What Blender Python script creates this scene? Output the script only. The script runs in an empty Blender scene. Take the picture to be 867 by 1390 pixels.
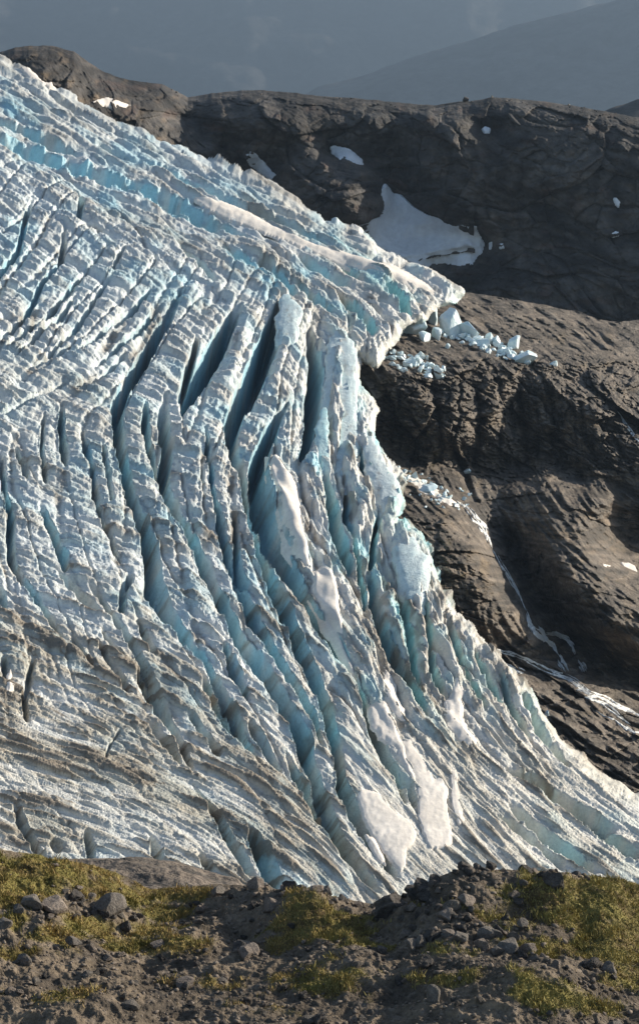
import bpy, bmesh, math, random
import numpy as np
from mathutils import Vector, Matrix, Euler
random.seed(7); RNG = np.random.default_rng(11)
S = bpy.context.scene
COL = S.collection
# ------------------------------------------------------------------ camera
F = 2273.0; CX, CY = 433.5, 695.0; PITCH = math.radians(12.0)
cp, sp = math.cos(PITCH), math.sin(PITCH)
cam_d = bpy.data.cameras.new('camera'); cam = bpy.data.objects.new('camera', cam_d); COL.objects.link(cam)
cam.rotation_euler = (math.pi/2 - PITCH, 0, 0)
cam_d.sensor_fit = 'VERTICAL'; cam_d.sensor_height = 36.0; cam_d.lens = 36.0*F/1390.0
cam_d.clip_start = 1.0; cam_d.clip_end = 60000
S.camera = cam

def rays(px, py):
    a = (np.asarray(px, float)-CX)/F; b = -(np.asarray(py, float)-CY)/F
    return np.stack([a, cp + b*sp, -sp + b*cp], -1)
def unit(v): return v/np.linalg.norm(v, axis=-1, keepdims=True)

# ------------------------------------------------------------------ numpy noise tools
def smooth(e0, e1, x):
    t = np.clip((x-e0)/(e1-e0), 0, 1); return t*t*(3-2*t)
def lerp(a, b, t): return a + (b-a)*t
def _h3(ix, iy, iz, seed):
    h = (ix.astype(np.int64)*374761393 + iy.astype(np.int64)*668265263 + iz.astype(np.int64)*2147483647*3 + seed*1274126177) & 0xffffffff
    h = ((h ^ (h >> 13))*1274126177) & 0xffffffff
    return (h ^ (h >> 16)) & 0xffffffff
_G = unit(np.random.default_rng(3).normal(size=(256, 3)))
def perlin(P, scale=1.0, seed=0):
    Q = np.asarray(P, float)*scale
    sh = Q.shape[:-1]; Q = Q.reshape(-1, 3)
    i = np.floor(Q).astype(np.int64); f = Q - i
    u = f*f*f*(f*(f*6-15)+10)
    out = np.zeros(len(Q))
    for dx in (0, 1):
        wx = u[:, 0] if dx else 1-u[:, 0]
        for dy in (0, 1):
            wy = u[:, 1] if dy else 1-u[:, 1]
            for dz in (0, 1):
                wz = u[:, 2] if dz else 1-u[:, 2]
                g = _G[_h3(i[:, 0]+dx, i[:, 1]+dy, i[:, 2]+dz, seed) & 255]
                d = (f[:, 0]-dx)*g[:, 0] + (f[:, 1]-dy)*g[:, 1] + (f[:, 2]-dz)*g[:, 2]
                out += wx*wy*wz*d
    return out.reshape(sh)*1.6
def fbm(P, scale, octs=4, gain=.5, seed=0, ridged=False):
    o = 0; a = 1; n = 0
    for k in range(octs):
        v = perlin(P, scale*2.03**k, seed+k*17)
        if ridged: v = 1-2*np.abs(v)
        o = o + a*v; n += a; a *= gain
    return o/n
def facets(P, scale, seed, tilt=.8):
    """broken blocks: every cell of a jittered lattice gets its own step and tilt; returns (offset in cell units, closeness of the joint)"""
    Q = np.asarray(P, float)*scale; sh = Q.shape[:-1]; Q = Q.reshape(-1, 3)
    i0 = np.floor(Q).astype(np.int64); b1 = np.full(len(Q), 9.0); b2 = np.full(len(Q), 9.0); off = np.zeros(len(Q))
    for dx in (-1, 0, 1):
        for dy in (-1, 0, 1):
            for dz in (-1, 0, 1):
                c = i0+np.array([dx, dy, dz]); h = _h3(c[:, 0], c[:, 1], c[:, 2], seed)
                j = np.stack([(h & 255), (h >> 8) & 255, (h >> 16) & 255], -1)/255.0
                d = Q-(c+j); dist = np.einsum('ij,ij->i', d, d)
                g = _G[(h >> 5) & 255]
                o = ((h >> 24) & 255)/255.0-.5+tilt*np.einsum('ij,ij->i', d, g)
                m = dist < b1
                b2 = np.where(m, b1, np.minimum(b2, dist)); off = np.where(m, o, off); b1 = np.where(m, dist, b1)
    return off.reshape(sh), (np.sqrt(b2)-np.sqrt(b1)).reshape(sh)
def p2(X, Y, z=0.0): return np.stack([X, Y, np.full(np.shape(X), float(z))], -1)
def box1(a, r, ax):
    r = int(max(0, r))
    if r == 0: return a
    pad = [(0, 0)]*a.ndim; pad[ax] = (r+1, r)
    c = np.cumsum(np.pad(a, pad, mode='edge'), axis=ax)
    n = a.shape[ax]; sl = [slice(None)]*a.ndim; sl2 = list(sl)
    sl[ax] = slice(2*r+1, 2*r+1+n); sl2[ax] = slice(0, n)
    return (c[tuple(sl)]-c[tuple(sl2)])/(2*r+1)
def blur(a, r):
    for _ in range(3):
        a = box1(box1(a, r, 0), r, 1)
    return a
def resize(a, shape):
    ny, nx = shape
    y = np.linspace(0, a.shape[0]-1, ny); x = np.linspace(0, a.shape[1]-1, nx)
    return sample(a, np.broadcast_to(y[:, None], shape), np.broadcast_to(x[None, :], shape))
def sample(a, y, x):
    y = np.clip(y, 0, a.shape[0]-1.001); x = np.clip(x, 0, a.shape[1]-1.001)
    iy = y.astype(int); ix = x.astype(int); fy = y-iy; fx = x-ix
    if a.ndim == 3: fy = fy[..., None]; fx = fx[..., None]
    return (a[iy, ix]*(1-fx)+a[iy, ix+1]*fx)*(1-fy) + (a[iy+1, ix]*(1-fx)+a[iy+1, ix+1]*fx)*fy
def ang_field(ctrl, X, Y, pw=2.6):
    """interpolated streak direction (degrees, clockwise from +x in the slope's own chart)"""
    c = np.array(ctrl, float)
    a = np.radians(c[:, 2])*2; s = 0; k = 0
    for (x, y, _), t in zip(c, a):
        w = 1/((X-x)**2+(Y-y)**2+400)**(pw/2)
        k = k + w*np.cos(t); s = s + w*np.sin(t)
    return np.arctan2(s, k)/2
def lic(noise, ang, L, step=1.0):
    ny, nx = noise.shape
    c = np.cos(ang); s = np.sin(ang)
    Y0, X0 = np.mgrid[0:ny, 0:nx].astype(np.float32)
    acc = noise.astype(np.float32).copy(); wsum = 1.0
    for sg in (1, -1):
        X = X0.copy(); Y = Y0.copy()
        pc = c*sg; ps = s*sg
        for k in range(L):
            ix = np.clip(X, 0, nx-1).astype(np.int32); iy = np.clip(Y, 0, ny-1).astype(np.int32)
            dx = c[iy, ix]; dy = s[iy, ix]
            f = np.where(dx*pc+dy*ps < 0, -1, 1)
            pc = dx*f; ps = dy*f
            X += pc*step; Y += ps*step
            w = .5+.5*math.cos(math.pi*(k+1)/(L+1))
            acc += w*noise[np.clip(Y, 0, ny-1).astype(np.int32), np.clip(X, 0, nx-1).astype(np.int32)]
            wsum += w
    acc -= acc.mean(); acc /= acc.std()+1e-9
    return acc
def seg_dist(X, Y, pts, reach):
    """distance to a polyline and the linearly interpolated third value"""
    D = np.full(X.shape, 1e9, np.float32); W = np.zeros(X.shape, np.float32); T = np.zeros(X.shape, np.float32); SG = np.zeros(X.shape, np.float32)
    g = X[0, 1]-X[0, 0]; x0, y0 = X[0, 0], Y[0, 0]
    tot = sum(math.hypot(b[0]-a[0], b[1]-a[1]) for a, b in zip(pts, pts[1:])); run = 0
    for a, b in zip(pts, pts[1:]):
        lx, hx = min(a[0], b[0])-reach, max(a[0], b[0])+reach; ly, hy = min(a[1], b[1])-reach, max(a[1], b[1])+reach
        i0 = max(0, int((ly-y0)/g)); i1 = min(X.shape[0], int((hy-y0)/g)+2); j0 = max(0, int((lx-x0)/g)); j1 = min(X.shape[1], int((hx-x0)/g)+2)
        L = math.hypot(b[0]-a[0], b[1]-a[1])
        if i1 <= i0 or j1 <= j0: run += L; continue
        x = X[i0:i1, j0:j1]; y = Y[i0:i1, j0:j1]
        dx, dy = b[0]-a[0], b[1]-a[1]
        t = np.clip(((x-a[0])*dx+(y-a[1])*dy)/(L*L), 0, 1)
        d = np.hypot(x-a[0]-t*dx, y-a[1]-t*dy)
        m = d < D[i0:i1, j0:j1]
        D[i0:i1, j0:j1][m] = d[m]
        wa = a[2] if len(a) > 2 else 1; wb = b[2] if len(b) > 2 else 1
        W[i0:i1, j0:j1][m] = (wa+(wb-wa)*t)[m]
        T[i0:i1, j0:j1][m] = ((run+t*L)/tot)[m]
        SG[i0:i1, j0:j1][m] = np.sign((x-a[0])*dy-(y-a[1])*dx)[m]
        run += L
    return D, W, T, SG, tot
def inside(X, Y, poly):
    r = np.zeros(X.shape, bool)
    n = len(poly)
    for i in range(n):
        x1, y1 = poly[i][:2]; x2, y2 = poly[(i+1) % n][:2]
        if y1 == y2: continue
        c = ((y1 > Y) != (y2 > Y)) & (X < (x2-x1)*(Y-y1)/(y2-y1)+x1)
        r ^= c
    return r
def signed(X, Y, poly, reach):
    """positive inside, clamped to reach"""
    D = seg_dist(X, Y, [p[:2] for p in poly]+[poly[0][:2]], reach)[0]
    D = np.minimum(D, reach)
    return np.where(inside(X, Y, poly), D, -D)
def jag(poly, amp, seed, n=6):
    r = np.random.default_rng(seed); out = []
    m = len(poly)
    for i in range(m):
        a = poly[i]; b = poly[(i+1) % m]
        L = math.hypot(b[0]-a[0], b[1]-a[1]); k = max(1, int(L/n))
        for j in range(k):
            t = j/k
            out.append((a[0]+(b[0]-a[0])*t+r.normal()*amp*(j > 0 or .5), a[1]+(b[1]-a[1])*t+r.normal()*amp*(j > 0 or .5)))
    return out
def rbf(ctrl, X, Y):
    c = np.array(ctrl, float); n = len(c); sc = 100.0
    P = c[:, :2]/sc
    A = np.hypot(P[:, None, 0]-P[None, :, 0], P[:, None, 1]-P[None, :, 1]) + np.eye(n)*-.01
    M = np.zeros((n+3, n+3)); M[:n, :n] = A; M[:n, n] = 1; M[:n, n+1:] = P; M[n, :n] = 1; M[n+1:, :n] = P.T
    w = np.linalg.solve(M, np.concatenate([c[:, 2], [0, 0, 0]]))
    x = X/sc; y = Y/sc
    o = w[n]+w[n+1]*x+w[n+2]*y
    for i in range(n): o = o + w[i]*np.hypot(x-P[i, 0], y-P[i, 1])
    return o

# ------------------------------------------------------------------ object helpers
def tag(o, label=None, cat=None, group=None, kind=None):
    if label: o['label'] = label
    if cat: o['category'] = cat
    if group: o['group'] = group
    if kind: o['kind'] = kind
    return o
def grid_mesh(name, P, keep, mat, colour=None, extra=None, parent=None, flip=False):
    ny, nx = P.shape[:2]
    idx = np.arange(ny*nx).reshape(ny, nx)
    a = idx[:-1, :-1]; b = idx[:-1, 1:]; c = idx[1:, 1:]; d = idx[1:, :-1]
    q = np.stack([a, d, c, b], -1).reshape(-1, 4)
    if flip: q = q[:, ::-1]
    if keep is not None:
        k = (keep[:-1, :-1] & keep[:-1, 1:] & keep[1:, 1:] & keep[1:, :-1]).reshape(-1)
        q = q[k]
    used = np.zeros(ny*nx, bool); used[q.reshape(-1)] = True
    remap = np.cumsum(used)-1
    q = remap[q]
    V = P.reshape(-1, 3)[used]
    m = bpy.data.meshes.new(name)
    m.vertices.add(len(V)); m.vertices.foreach_set('co', V.astype(np.float32).reshape(-1))
    m.loops.add(q.size); m.loops.foreach_set('vertex_index', q.astype(np.int32).reshape(-1))
    m.polygons.add(len(q)); m.polygons.foreach_set('loop_start', np.arange(0, q.size, 4, dtype=np.int32))
    m.polygons.foreach_set('loop_total', np.full(len(q), 4, np.int32))
    m.polygons.foreach_set('use_smooth', np.ones(len(q), bool))
    m.update(calc_edges=True); m.validate()
    if colour is not None:
        at = m.attributes.new('albedo', 'FLOAT_COLOR', 'POINT')
        cc = np.concatenate([colour.reshape(-1, 3)[used], np.ones((len(V), 1))], 1).astype(np.float32)
        at.data.foreach_set('color', cc.reshape(-1))
    m.materials.append(mat)
    o = bpy.data.objects.new(name, m); COL.objects.link(o)
    if parent: o.parent = parent
    return o
def poly_mesh(name, V, Fc, mat, parent=None, smooth_=False, colour=None):
    m = bpy.data.meshes.new(name)
    m.from_pydata([tuple(v) for v in V], [], [tuple(f) for f in Fc]); m.update()
    if smooth_:
        m.polygons.foreach_set('use_smooth', np.ones(len(m.polygons), bool))
    if colour is not None:
        at = m.attributes.new('albedo', 'FLOAT_COLOR', 'POINT')
        at.data.foreach_set('color', np.concatenate([colour, np.ones((len(V), 1))], 1).astype(np.float32).reshape(-1))
    m.materials.append(mat)
    o = bpy.data.objects.new(name, m); COL.objects.link(o)
    if parent: o.parent = parent
    return o

# ------------------------------------------------------------------ materials
def mat(name, base=(.5, .5, .5), rough=.8, attr=False, var=.25, scales=((.5, 1.0),), bump=((2.0, .3),), spec=.3, tint=None, sss=None):
    m = bpy.data.materials.new(name); m.use_nodes = True
    nt = m.node_tree; N = nt.nodes; L = nt.links
    b = N['Principled BSDF']
    b.inputs['Roughness'].default_value = rough
    b.inputs['Specular IOR Level'].default_value = spec
    tc = N.new('ShaderNodeTexCoord')
    if attr:
        src = N.new('ShaderNodeAttribute'); src.attribute_name = 'albedo'; col = src.outputs['Color']
    else:
        src = N.new('ShaderNodeRGB'); src.outputs[0].default_value = (*base, 1); col = src.outputs[0]
    for sc, amt in scales:
        n = N.new('ShaderNodeTexNoise'); n.inputs['Scale'].default_value = sc; n.inputs['Detail'].default_value = 6; n.inputs['Roughness'].default_value = .65
        L.new(tc.outputs['Object'], n.inputs['Vector'])
        r = N.new('ShaderNodeMapRange'); r.inputs[1].default_value = .3; r.inputs[2].default_value = .7
        r.inputs[3].default_value = 1-var*amt; r.inputs[4].default_value = 1+var*amt
        L.new(n.outputs['Fac'], r.inputs[0])
        x = N.new('ShaderNodeMix'); x.data_type = 'RGBA'; x.blend_type = 'MULTIPLY'; x.inputs[0].default_value = 1
        L.new(col, x.inputs[6])
        cb = N.new('ShaderNodeCombineColor')
        if tint:
            for i in range(3):
                p = N.new('ShaderNodeMath'); p.operation = 'POWER'; p.inputs[1].default_value = tint[i]; L.new(r.outputs[0], p.inputs[0]); L.new(p.outputs[0], cb.inputs[i])
        else:
            for i in range(3): L.new(r.outputs[0], cb.inputs[i])
        L.new(cb.outputs[0], x.inputs[7]); col = x.outputs[2]
    L.new(col, b.inputs['Base Color'])
    prev = None
    for sc, st in bump:
        n = N.new('ShaderNodeTexNoise'); n.inputs['Scale'].default_value = sc; n.inputs['Detail'].default_value = 5; n.inputs['Roughness'].default_value = .6
        L.new(tc.outputs['Object'], n.inputs['Vector'])
        bp = N.new('ShaderNodeBump'); bp.inputs['Distance'].default_value = st; bp.inputs['Strength'].default_value = 1.0
        L.new(n.outputs['Fac'], bp.inputs['Height'])
        if prev: L.new(prev.outputs[0], bp.inputs['Normal'])
        prev = bp
    if prev: L.new(prev.outputs[0], b.inputs['Normal'])
    return m
M_ice = mat('glacier_ice', attr=True, rough=.55, var=.12, scales=((.35, 1), (2.2, 1)), bump=((.8, .3), (3.0, .22)), spec=.35, tint=(1.15, 1, .9))
M_snow = mat('old_snow', (.74, .68, .615), rough=.8, var=.14, scales=((.18, 1), (1.2, .8)), bump=((.5, .12), (5, .015)), spec=.2)
M_snowblue = mat('shaded_snow', (.72, .76, .82), rough=.8, var=.10, scales=((.08, 1), (.5, .8)), bump=((.15, 1.0), (.6, .2)), spec=.2)  # copy of the snow with the blue of shade in its base colour
M_rock = mat('bedrock', attr=True, rough=.75, var=.4, scales=((.12, .8), (.6, 1), (2.5, .8)), bump=((.5, .8), (1.8, .3)), spec=.3)
M_wall = mat('far_bedrock', attr=True, rough=.85, var=.30, scales=((.05, 1), (.3, .9)), bump=((.12, 2.0), (.5, .7)), spec=.2)
M_soil = mat('moraine_soil', attr=True, rough=.9, var=.35, scales=((1.2, .8), (7.0, 1)), bump=((3.0, .12), (12, .04)), spec=.2)
M_mtn = mat('distant_rock', (.12, .115, .11), rough=.95, var=.5, scales=((.002, 1), (.01, .8)), bump=((.01, 12.0),), spec=.1)
M_stone = mat('grey_stone', (.17, .148, .128), rough=.85, var=.4, scales=((1.5, 1), (9, .8)), bump=((4, .08), (16, .02)), spec=.25)
M_stone2 = mat('brown_stone', (.22, .18, .15), rough=.85, var=.4, scales=((1.5, 1), (9, .8)), bump=((4, .08), (16, .02)), spec=.25)
M_lava = mat('dark_lava', (.085, .075, .068), rough=.9, var=.45, scales=((1.5, 1), (9, .8)), bump=((3, .15), (11, .05)), spec=.2)
M_grass = mat('moss_grass', attr=True, rough=.8, var=.2, scales=((2, 1),), bump=(), spec=.15)
M_block = mat('block_ice', (.66, .77, .80), rough=.4, var=.14, scales=((.4, 1), (2, .8)), bump=((.8, .3), (3, .08)), spec=.45, tint=(1.6, .8, .6))
M_foam = mat('white_water', (.78, .77, .74), rough=.5, var=.18, scales=((.8, 1), (4, 1)), bump=((1.2, .35), (5, .1)), spec=.4)
# ------------------------------------------------------------------ glacier: a tilted ice slope with crevasses carved into it
A0, B0, Z0 = -.28, .25, -161.0
NRM = unit(np.array([-A0, -B0, 1.0]))
def slope_t(px, py, drop=0.0):
    r = rays(px, py)
    return (Z0-drop)/(r[..., 2]-A0*r[..., 0]-B0*r[..., 1])
G = 1.1
gx = np.arange(-66, 935, G); gy = np.arange(24, 1290, G)
X, Y = np.meshgrid(gx, gy); SH = X.shape
T0 = slope_t(X, Y); RAY = rays(X, Y); BASE = RAY*T0[..., None]
PM = T0/F                                   # metres on the slope across the line of sight
HS = (SH[0]//2, SH[1]//2)
Xh = resize(X, HS); Yh = resize(Y, HS); gh = Xh[0, 1]-Xh[0, 0]
ICE_EDGE = [(-70, 40), (-20, 70), (0, 82), (15, 93), (30, 98), (45, 108), (100, 135), (150, 163), (220, 195), (300, 228), (330, 240), (380, 262), (405, 283), (440, 308), (456, 304), (479, 314), (499, 328), (520, 346), (542, 357), (573, 372), (600, 388), (622, 400), (612, 410), (590, 415), (583, 424), (573, 437), (557, 437), (540, 446), (537, 462), (519, 478), (510, 494), (496, 486), (484, 482), (481, 510), (484, 527), (502, 540), (510, 560), (504, 582), (497, 590), (503, 597), (511, 613), (529, 634), (543, 664), (544, 690), (530, 706), (533, 722), (547, 718), (562, 730), (577, 742), (582, 768), (590, 788), (602, 813), (613, 841), (632, 854), (652, 877), (678, 903), (703, 928), (714, 941), (730, 962), (745, 988), (760, 1003), (788, 1029), (813, 1052), (834, 1064), (867, 1083), (960, 1145), (960, 1330), (-80, 1330)]
# big crevasses: (x, y, half width), depth
CREV = [
 ([(246,396,3),(231,426,6),(212,455,7),(191,492,8),(173,522,8),(160,548,8),(160,576,7),(166,617,7),(176,658,6),(188,690,7),(200,722,9),(209,760,10),(211,800,11),(236,841,9),(258,870,6),(282,900,4)], 42),
 ([(325,416,5),(307,443,10),(291,475,12),(277,500,11),(262,525,10),(250,553,5)], 60),
 ([(268,452,2),(264,475,4),(258,500,6),(250,530,7),(247,545,4)], 34),
 ([(226,536,4),(223,560,7),(224,580,8),(228,616,7),(222,645,7),(227,668,8),(241,694,6),(262,733,6),(278,771,5),(290,800,4)], 46),
 ([(199,545,3),(197,575,6),(206,611,5),(214,640,6),(220,655,5)], 34),
 ([(383,402,4),(374,436,9),(364,462,12),(354,490,13),(341,520,13),(327,548,12),(316,575,9),(314,600,6),(320,628,5),(328,650,3)], 62),
 ([(280,578,2),(283,610,3),(287,661,3),(293,690,4),(302,722,4),(315,763,4),(330,800,3)], 24),
 ([(318,700,2),(321,738,4),(325,770,4),(338,800,4)], 24),
 ([(338,690,2),(346,716,3),(353,736,3)], 16),
 ([(390,548,3),(378,565,6),(369,586,8),(356,612,9),(350,635,11),(357,680,14),(368,718,14),(382,755,12),(400,790,10),(424,831,9),(438,855,8),(455,872,8),(472,899,6),(484,928,3)], 60),
 ([(420,446,4),(427,470,7),(431,500,9),(427,540,9),(423,575,8),(416,604,5),(410,626,3)], 64),
 ([(440,640,3),(446,664,6),(450,690,8),(455,720,9),(465,752,7),(476,782,4)], 44),
 ([(470,660,2),(468,700,4),(480,740,4),(488,790,4),(497,830,3)], 30),
 ([(172,780,4),(167,815,5),(168,831,3)], 22), ([(186,905,3),(195,920,7),(211,943,9),(228,975,7),(240,990,4)], 26),
 ([(205,975,4),(223,998,7),(240,1018,5),(246,1034,3)], 20),
 ([(303,868,3),(311,890,5),(322,917,6),(337,948,4)], 26),
 ([(308,828,4),(318,850,8),(338,884,10),(360,912,9),(380,938,5)], 30),
 ([(274,915,3),(283,932,6),(296,955,7),(312,980,6),(330,996,6),(347,1018,4)], 24),
 ([(355,905,4),(368,925,6),(386,953,7),(400,978,7),(416,1002,8),(425,1040,7),(432,1062,3)], 44),
 ([(259,965,3),(281,995,6),(303,1020,4)], 18), ([(338,974,3),(357,1004,6),(372,1030,4),(385,1046,2)], 20),
 ([(390,1024,3),(408,1055,7),(431,1092,7),(448,1116,6),(462,1134,6),(492,1173,6),(510,1204,6)], 30),
 ([(463,1040,4),(466,1062,8),(480,1090,9),(500,1123,9),(516,1148,6),(540,1186,5)], 36),
 ([(520,1020,3),(534,1040,6),(558,1066,6),(566,1092,4)], 20),
 ([(538,1052,2),(548,1072,4),(553,1086,3)], 14),
 ([(265,1058,2),(280,1078,3),(294,1098,5),(309,1128,6),(332,1163,7),(345,1190,7)], 22),
 ([(341,1122,4),(352,1146,10),(366,1172,12),(380,1200,12)], 30),
 ([(206,1128,2),(212,1142,8),(216,1165,8)], 22), ([(272,1150,3),(282,1166,7),(286,1190,6)], 18),
 ([(24,1082,4),(30,1108,6),(46,1141,6),(64,1168,6)], 20), ([(119,1122,3),(123,1140,7),(126,1160,6)], 22), ([(70,1135,5),(85,1150,8)], 14),
 ([(693,1090,3),(708,1104,6),(732,1122,7),(770,1151,8),(806,1180,7)], 26), ([(675,1106,2),(702,1119,5),(738,1146,5),(770,1176,5)], 20),
 ([(690,1040,3),(722,1053,6),(745,1069,7),(770,1085,8),(800,1099,7),(840,1124,7)], 30), ([(760,1086,3),(800,1112,6),(840,1138,7),(870,1160,7)], 24),
 ([(722,955,3),(735,985,6),(754,1012,6),(772,1038,3)], 30), ([(706,935,3),(715,948,5),(728,968,3)], 26),
 ([(500,778,4),(506,800,6),(519,860,7),(540,904,6),(562,940,6),(584,972,4)], 44),
 ([(536,800,3),(546,826,5),(554,866,6),(560,910,5),(574,940,3)], 40), ([(570,810,2),(580,850,5),(586,912,5),(602,940,4)], 36),
 ([(606,840,2),(617,868,4),(624,902,4),(642,933,4),(658,962,3)], 30), ([(640,885,2),(652,905,4),(668,930,4),(690,965,3)], 24), ([(676,915,2),(690,945,4),(712,980,4),(722,1000,2)], 24),
 ([(500,815,2),(512,845,5),(527,872,5),(534,890,3)], 26), ([(560,746,2),(552,775,4),(560,800,3)], 26), ([(520,690,2),(508,720,4),(506,760,4),(500,778,3)], 34),
 ([(483,600,2),(495,640,4),(512,670,5),(522,690,3)], 26), ([(455,460,2),(446,520,4),(442,560,3)], 14), ([(466,505,2),(470,560,3),(466,590,4),(458,640,3)], 22),
 ([(213,765,4),(226,820,7),(250,860,7),(282,900,6),(310,955,6),(336,1000,5),(352,1030,3)], 26),
 ([(229,668,4),(262,733,7),(290,790,7),(318,850,8),(360,912,8),(400,978,8),(432,1060,8),(462,1134,7),(500,1195,5)], 36),
 ([(316,590,4),(330,655,6),(345,720,7),(370,790,8),(395,850,8),(420,905,8),(442,955,8),(456,1005,7),(466,1060,6),(500,1123,5)], 36),
 ([(484,925,3),(500,965,6),(515,1000,7),(532,1036,6),(556,1070,3)], 30),
 ([(292,690,3),(304,730,5),(322,785,6),(350,850,7),(385,908,6),(416,955,6),(440,1010,4)], 28),
 ([(120,780,3),(150,830,4),(185,880,5),(215,940,6),(245,1000,5),(268,1050,3)], 18),
 # upper band: long faces stepping down to the left
 ([(-20,158,3),(0,164,4),(38,175,5),(76,190,5),(112,206,3)], 20),
 ([(-20,178,4),(0,186,7),(50,201,9),(100,222,9),(145,236,8),(182,246,6),(218,262,8),(250,275,8),(290,298,8),(320,312,6),(346,322,3)], 30),
 ([(222,226,2),(245,239,5),(268,248,4),(292,262,5),(342,282,5),(378,298,5),(416,316,4),(450,336,2)], 18),
 ([(404,342,3),(425,358,5),(445,372,5),(478,386,3)], 18), ([(440,346,2),(462,360,4),(482,372,5),(488,384,3)], 20), ([(522,384,3),(532,392,5),(546,412,7),(556,432,5)], 34),
 ([(320,150+110,2),(360,276,3),(400,297,3)], 10), ([(200,262,2),(232,280,4),(270,296,4),(300,316,2)], 14), ([(60,120,2),(120,152,3),(190,190,2)], 8), ([(130,190,2),(180,212,4),(240,228,2)], 10),
 ([(300,330,3),(330,348,5),(362,370,4)], 20), ([(350,350,2),(380,372,5),(404,398,4)], 20), ([(400,380,3),(430,402,5),(452,420,3)], 22), ([(455,395,3),(482,418,5),(500,440,6),(508,462,4)], 26), ([(240,330,3),(270,352,5),(292,380,4)], 16),
 # smaller cracks on the left half
 ([(-20,392,3),(0,372,4),(25,341,4),(33,306,4),(43,270,3)], 18), ([(-20,470,3),(0,455,4),(33,433,4),(58,384,4),(84,354,4),(89,306,3)], 18),
 ([(5,474,3),(20,460,4),(66,428,4),(99,387,3),(120,368,2)], 18), ([(20,482,2),(51,455,4),(86,427,4),(104,400,3)], 15), ([(60,486,2),(102,448,4),(152,374,3)], 16), ([(102,480,2),(140,450,4),(176,424,4),(206,392,3)], 18), ([(130,494,2),(160,470,4),(196,440,4),(222,410,3)], 18),
 ([(0,562,3),(58,531,3),(96,516,2)], 10), ([(43,495,2),(80,478,3),(102,470,2)], 10), ([(102,526,2),(142,503,3),(175,474,3)], 12), ([(152,372,2),(160,350,3),(172,338,2)], 12), ([(108,300,3),(112,270,4),(104,255,3)], 18), ([(160,330,2),(140,318,2),(120,318,2)], 10),
 ([(85,548,3),(84,582,5),(88,612,5),(91,632,3)], 26), ([(22,602,3),(33,627,5),(37,650,4)], 22), ([(112,576,2),(119,612,4),(127,638,3),(130,670,4),(140,706,3),(156,730,3)], 20), ([(2,610,2),(6,650,4),(14,690,4),(15,723,5),(18,756,5),(29,780,4),(46,800,4),(63,826,4),(86,866,3)], 24),
 ([(56,684,4),(72,716,6),(86,749,7),(90,772,4)], 28), ([(80,770,4),(102,794,7),(138,832,4)], 20), ([(178,770,3),(176,782,5),(168,806,5),(165,830,3)], 20), ([(-6,780,4),(2,802,6),(9,824,4)], 20), ([(186,836,3),(200,863,5),(212,885,4)], 18), ([(152,716,2),(156,740,4),(165,760,2)], 14),
 ([(46,884,3),(42,918,4),(34,941,4),(39,975,4)], 18), ([(7,888,4),(10,920,4)], 16), ([(128,863,2),(157,906,4),(178,936,3)], 14), ([(188,885,2),(198,923,4),(208,945,3)], 14), ([(166,984,1.5),(148,1012,2),(143,1027,1.5)], 8),
 ([(140,600,2),(148,640,4),(152,680,3)], 16), ([(60,560,2),(58,610,3),(64,650,4)], 18), ([(100,860,2),(116,884,3),(128,900,2)], 12), ([(140,850,2),(152,872,4),(170,890,2)], 14),
]
# ridge lines that stand up above the slope: (x, y, half width), height
RIDGE = [([(458,448,8),(462,500,12),(458,560,13),(456,620,12)], 9), ([(388,402,10),(392,430,14),(384,480,12),(374,530,10)], 7), ([(335,425,10),(322,470,11),(310,520,12)], 5),
 ([(512,640,10),(528,670,12),(532,700,9)], 8), ([(547,722,7),(552,755,9),(560,790,9),(572,840,8)], 8), ([(508,640,7),(490,700,9),(478,740,9),(492,800,9)], 6), ([(524,800,7),(530,840,8),(545,880,8),(560,915,7)], 8), ([(565,830,6),(572,870,8),(578,920,8)], 7),
 ([(600,850,6),(604,890,8),(620,930,8)], 6), ([(575,440,10),(545,440,14),(520,455,14),(490,465,12)], 6), ([(360,640,6),(392,700,10),(416,760,9)], 3), ([(340,860,8),(372,905,10),(400,950,10),(430,1010,10)], 5), ([(400,820,8),(430,870,9),(455,920,9)], 5), ([(230,700,10),(250,760,14),(280,840,14)], 4)]
FIB = [(50,150,27),(200,250,28),(350,300,27),(500,360,28),(580,400,32),(50,300,33),(100,400,27),(150,480,28),(60,560,24),(60,700,22),(160,720,20),(100,900,22),(60,1050,17),(100,1130,17),(250,1050,23),(300,900,36),(230,650,24),(300,700,30),(300,480,28),(400,1100,36),(500,1150,48),(600,1100,50),(700,1050,38),(800,1130,33),(700,950,56),(600,850,66),(560,800,70),(450,560,76),(470,700,70),(450,450,50),(400,800,45),(370,600,35),(860,1180,33)]
CDIR = [(50,400,-44),(150,450,-46),(220,430,-52),(20,300,-46),(100,530,-28),(60,640,80),(150,650,80),(230,600,82),(300,560,108),(300,450,122),(380,480,110),(430,500,92),(160,800,65),(300,800,62),(400,850,60),(450,700,74),(560,800,68),(350,1000,57),(250,1120,50),(480,1080,55),(650,900,58),(750,1050,42),(700,1100,36),(100,150,28),(300,250,28),(500,350,30),(200,290,40),(100,1000,40),(60,900,75),(850,1150,34)]
ang1h = ang_field(CDIR, Xh, Yh); ang2h = ang_field(FIB, Xh, Yh)
wob = fbm(p2(Xh, Yh), 1/45, 3, seed=5)*.35
def wn(shape, r, seed):
    n = np.random.default_rng(seed).normal(size=shape)
    n = blur(n, r) if r else n
    return n/n.std()
L_long = resize(lic(wn(HS, 1, 1), ang2h+wob*.4, 40), SH)             # long foliation bands
L_rib = resize(lic(wn(HS, 2, 2), ang2h+wob*.8, 24), SH)                 # ribs
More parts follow.
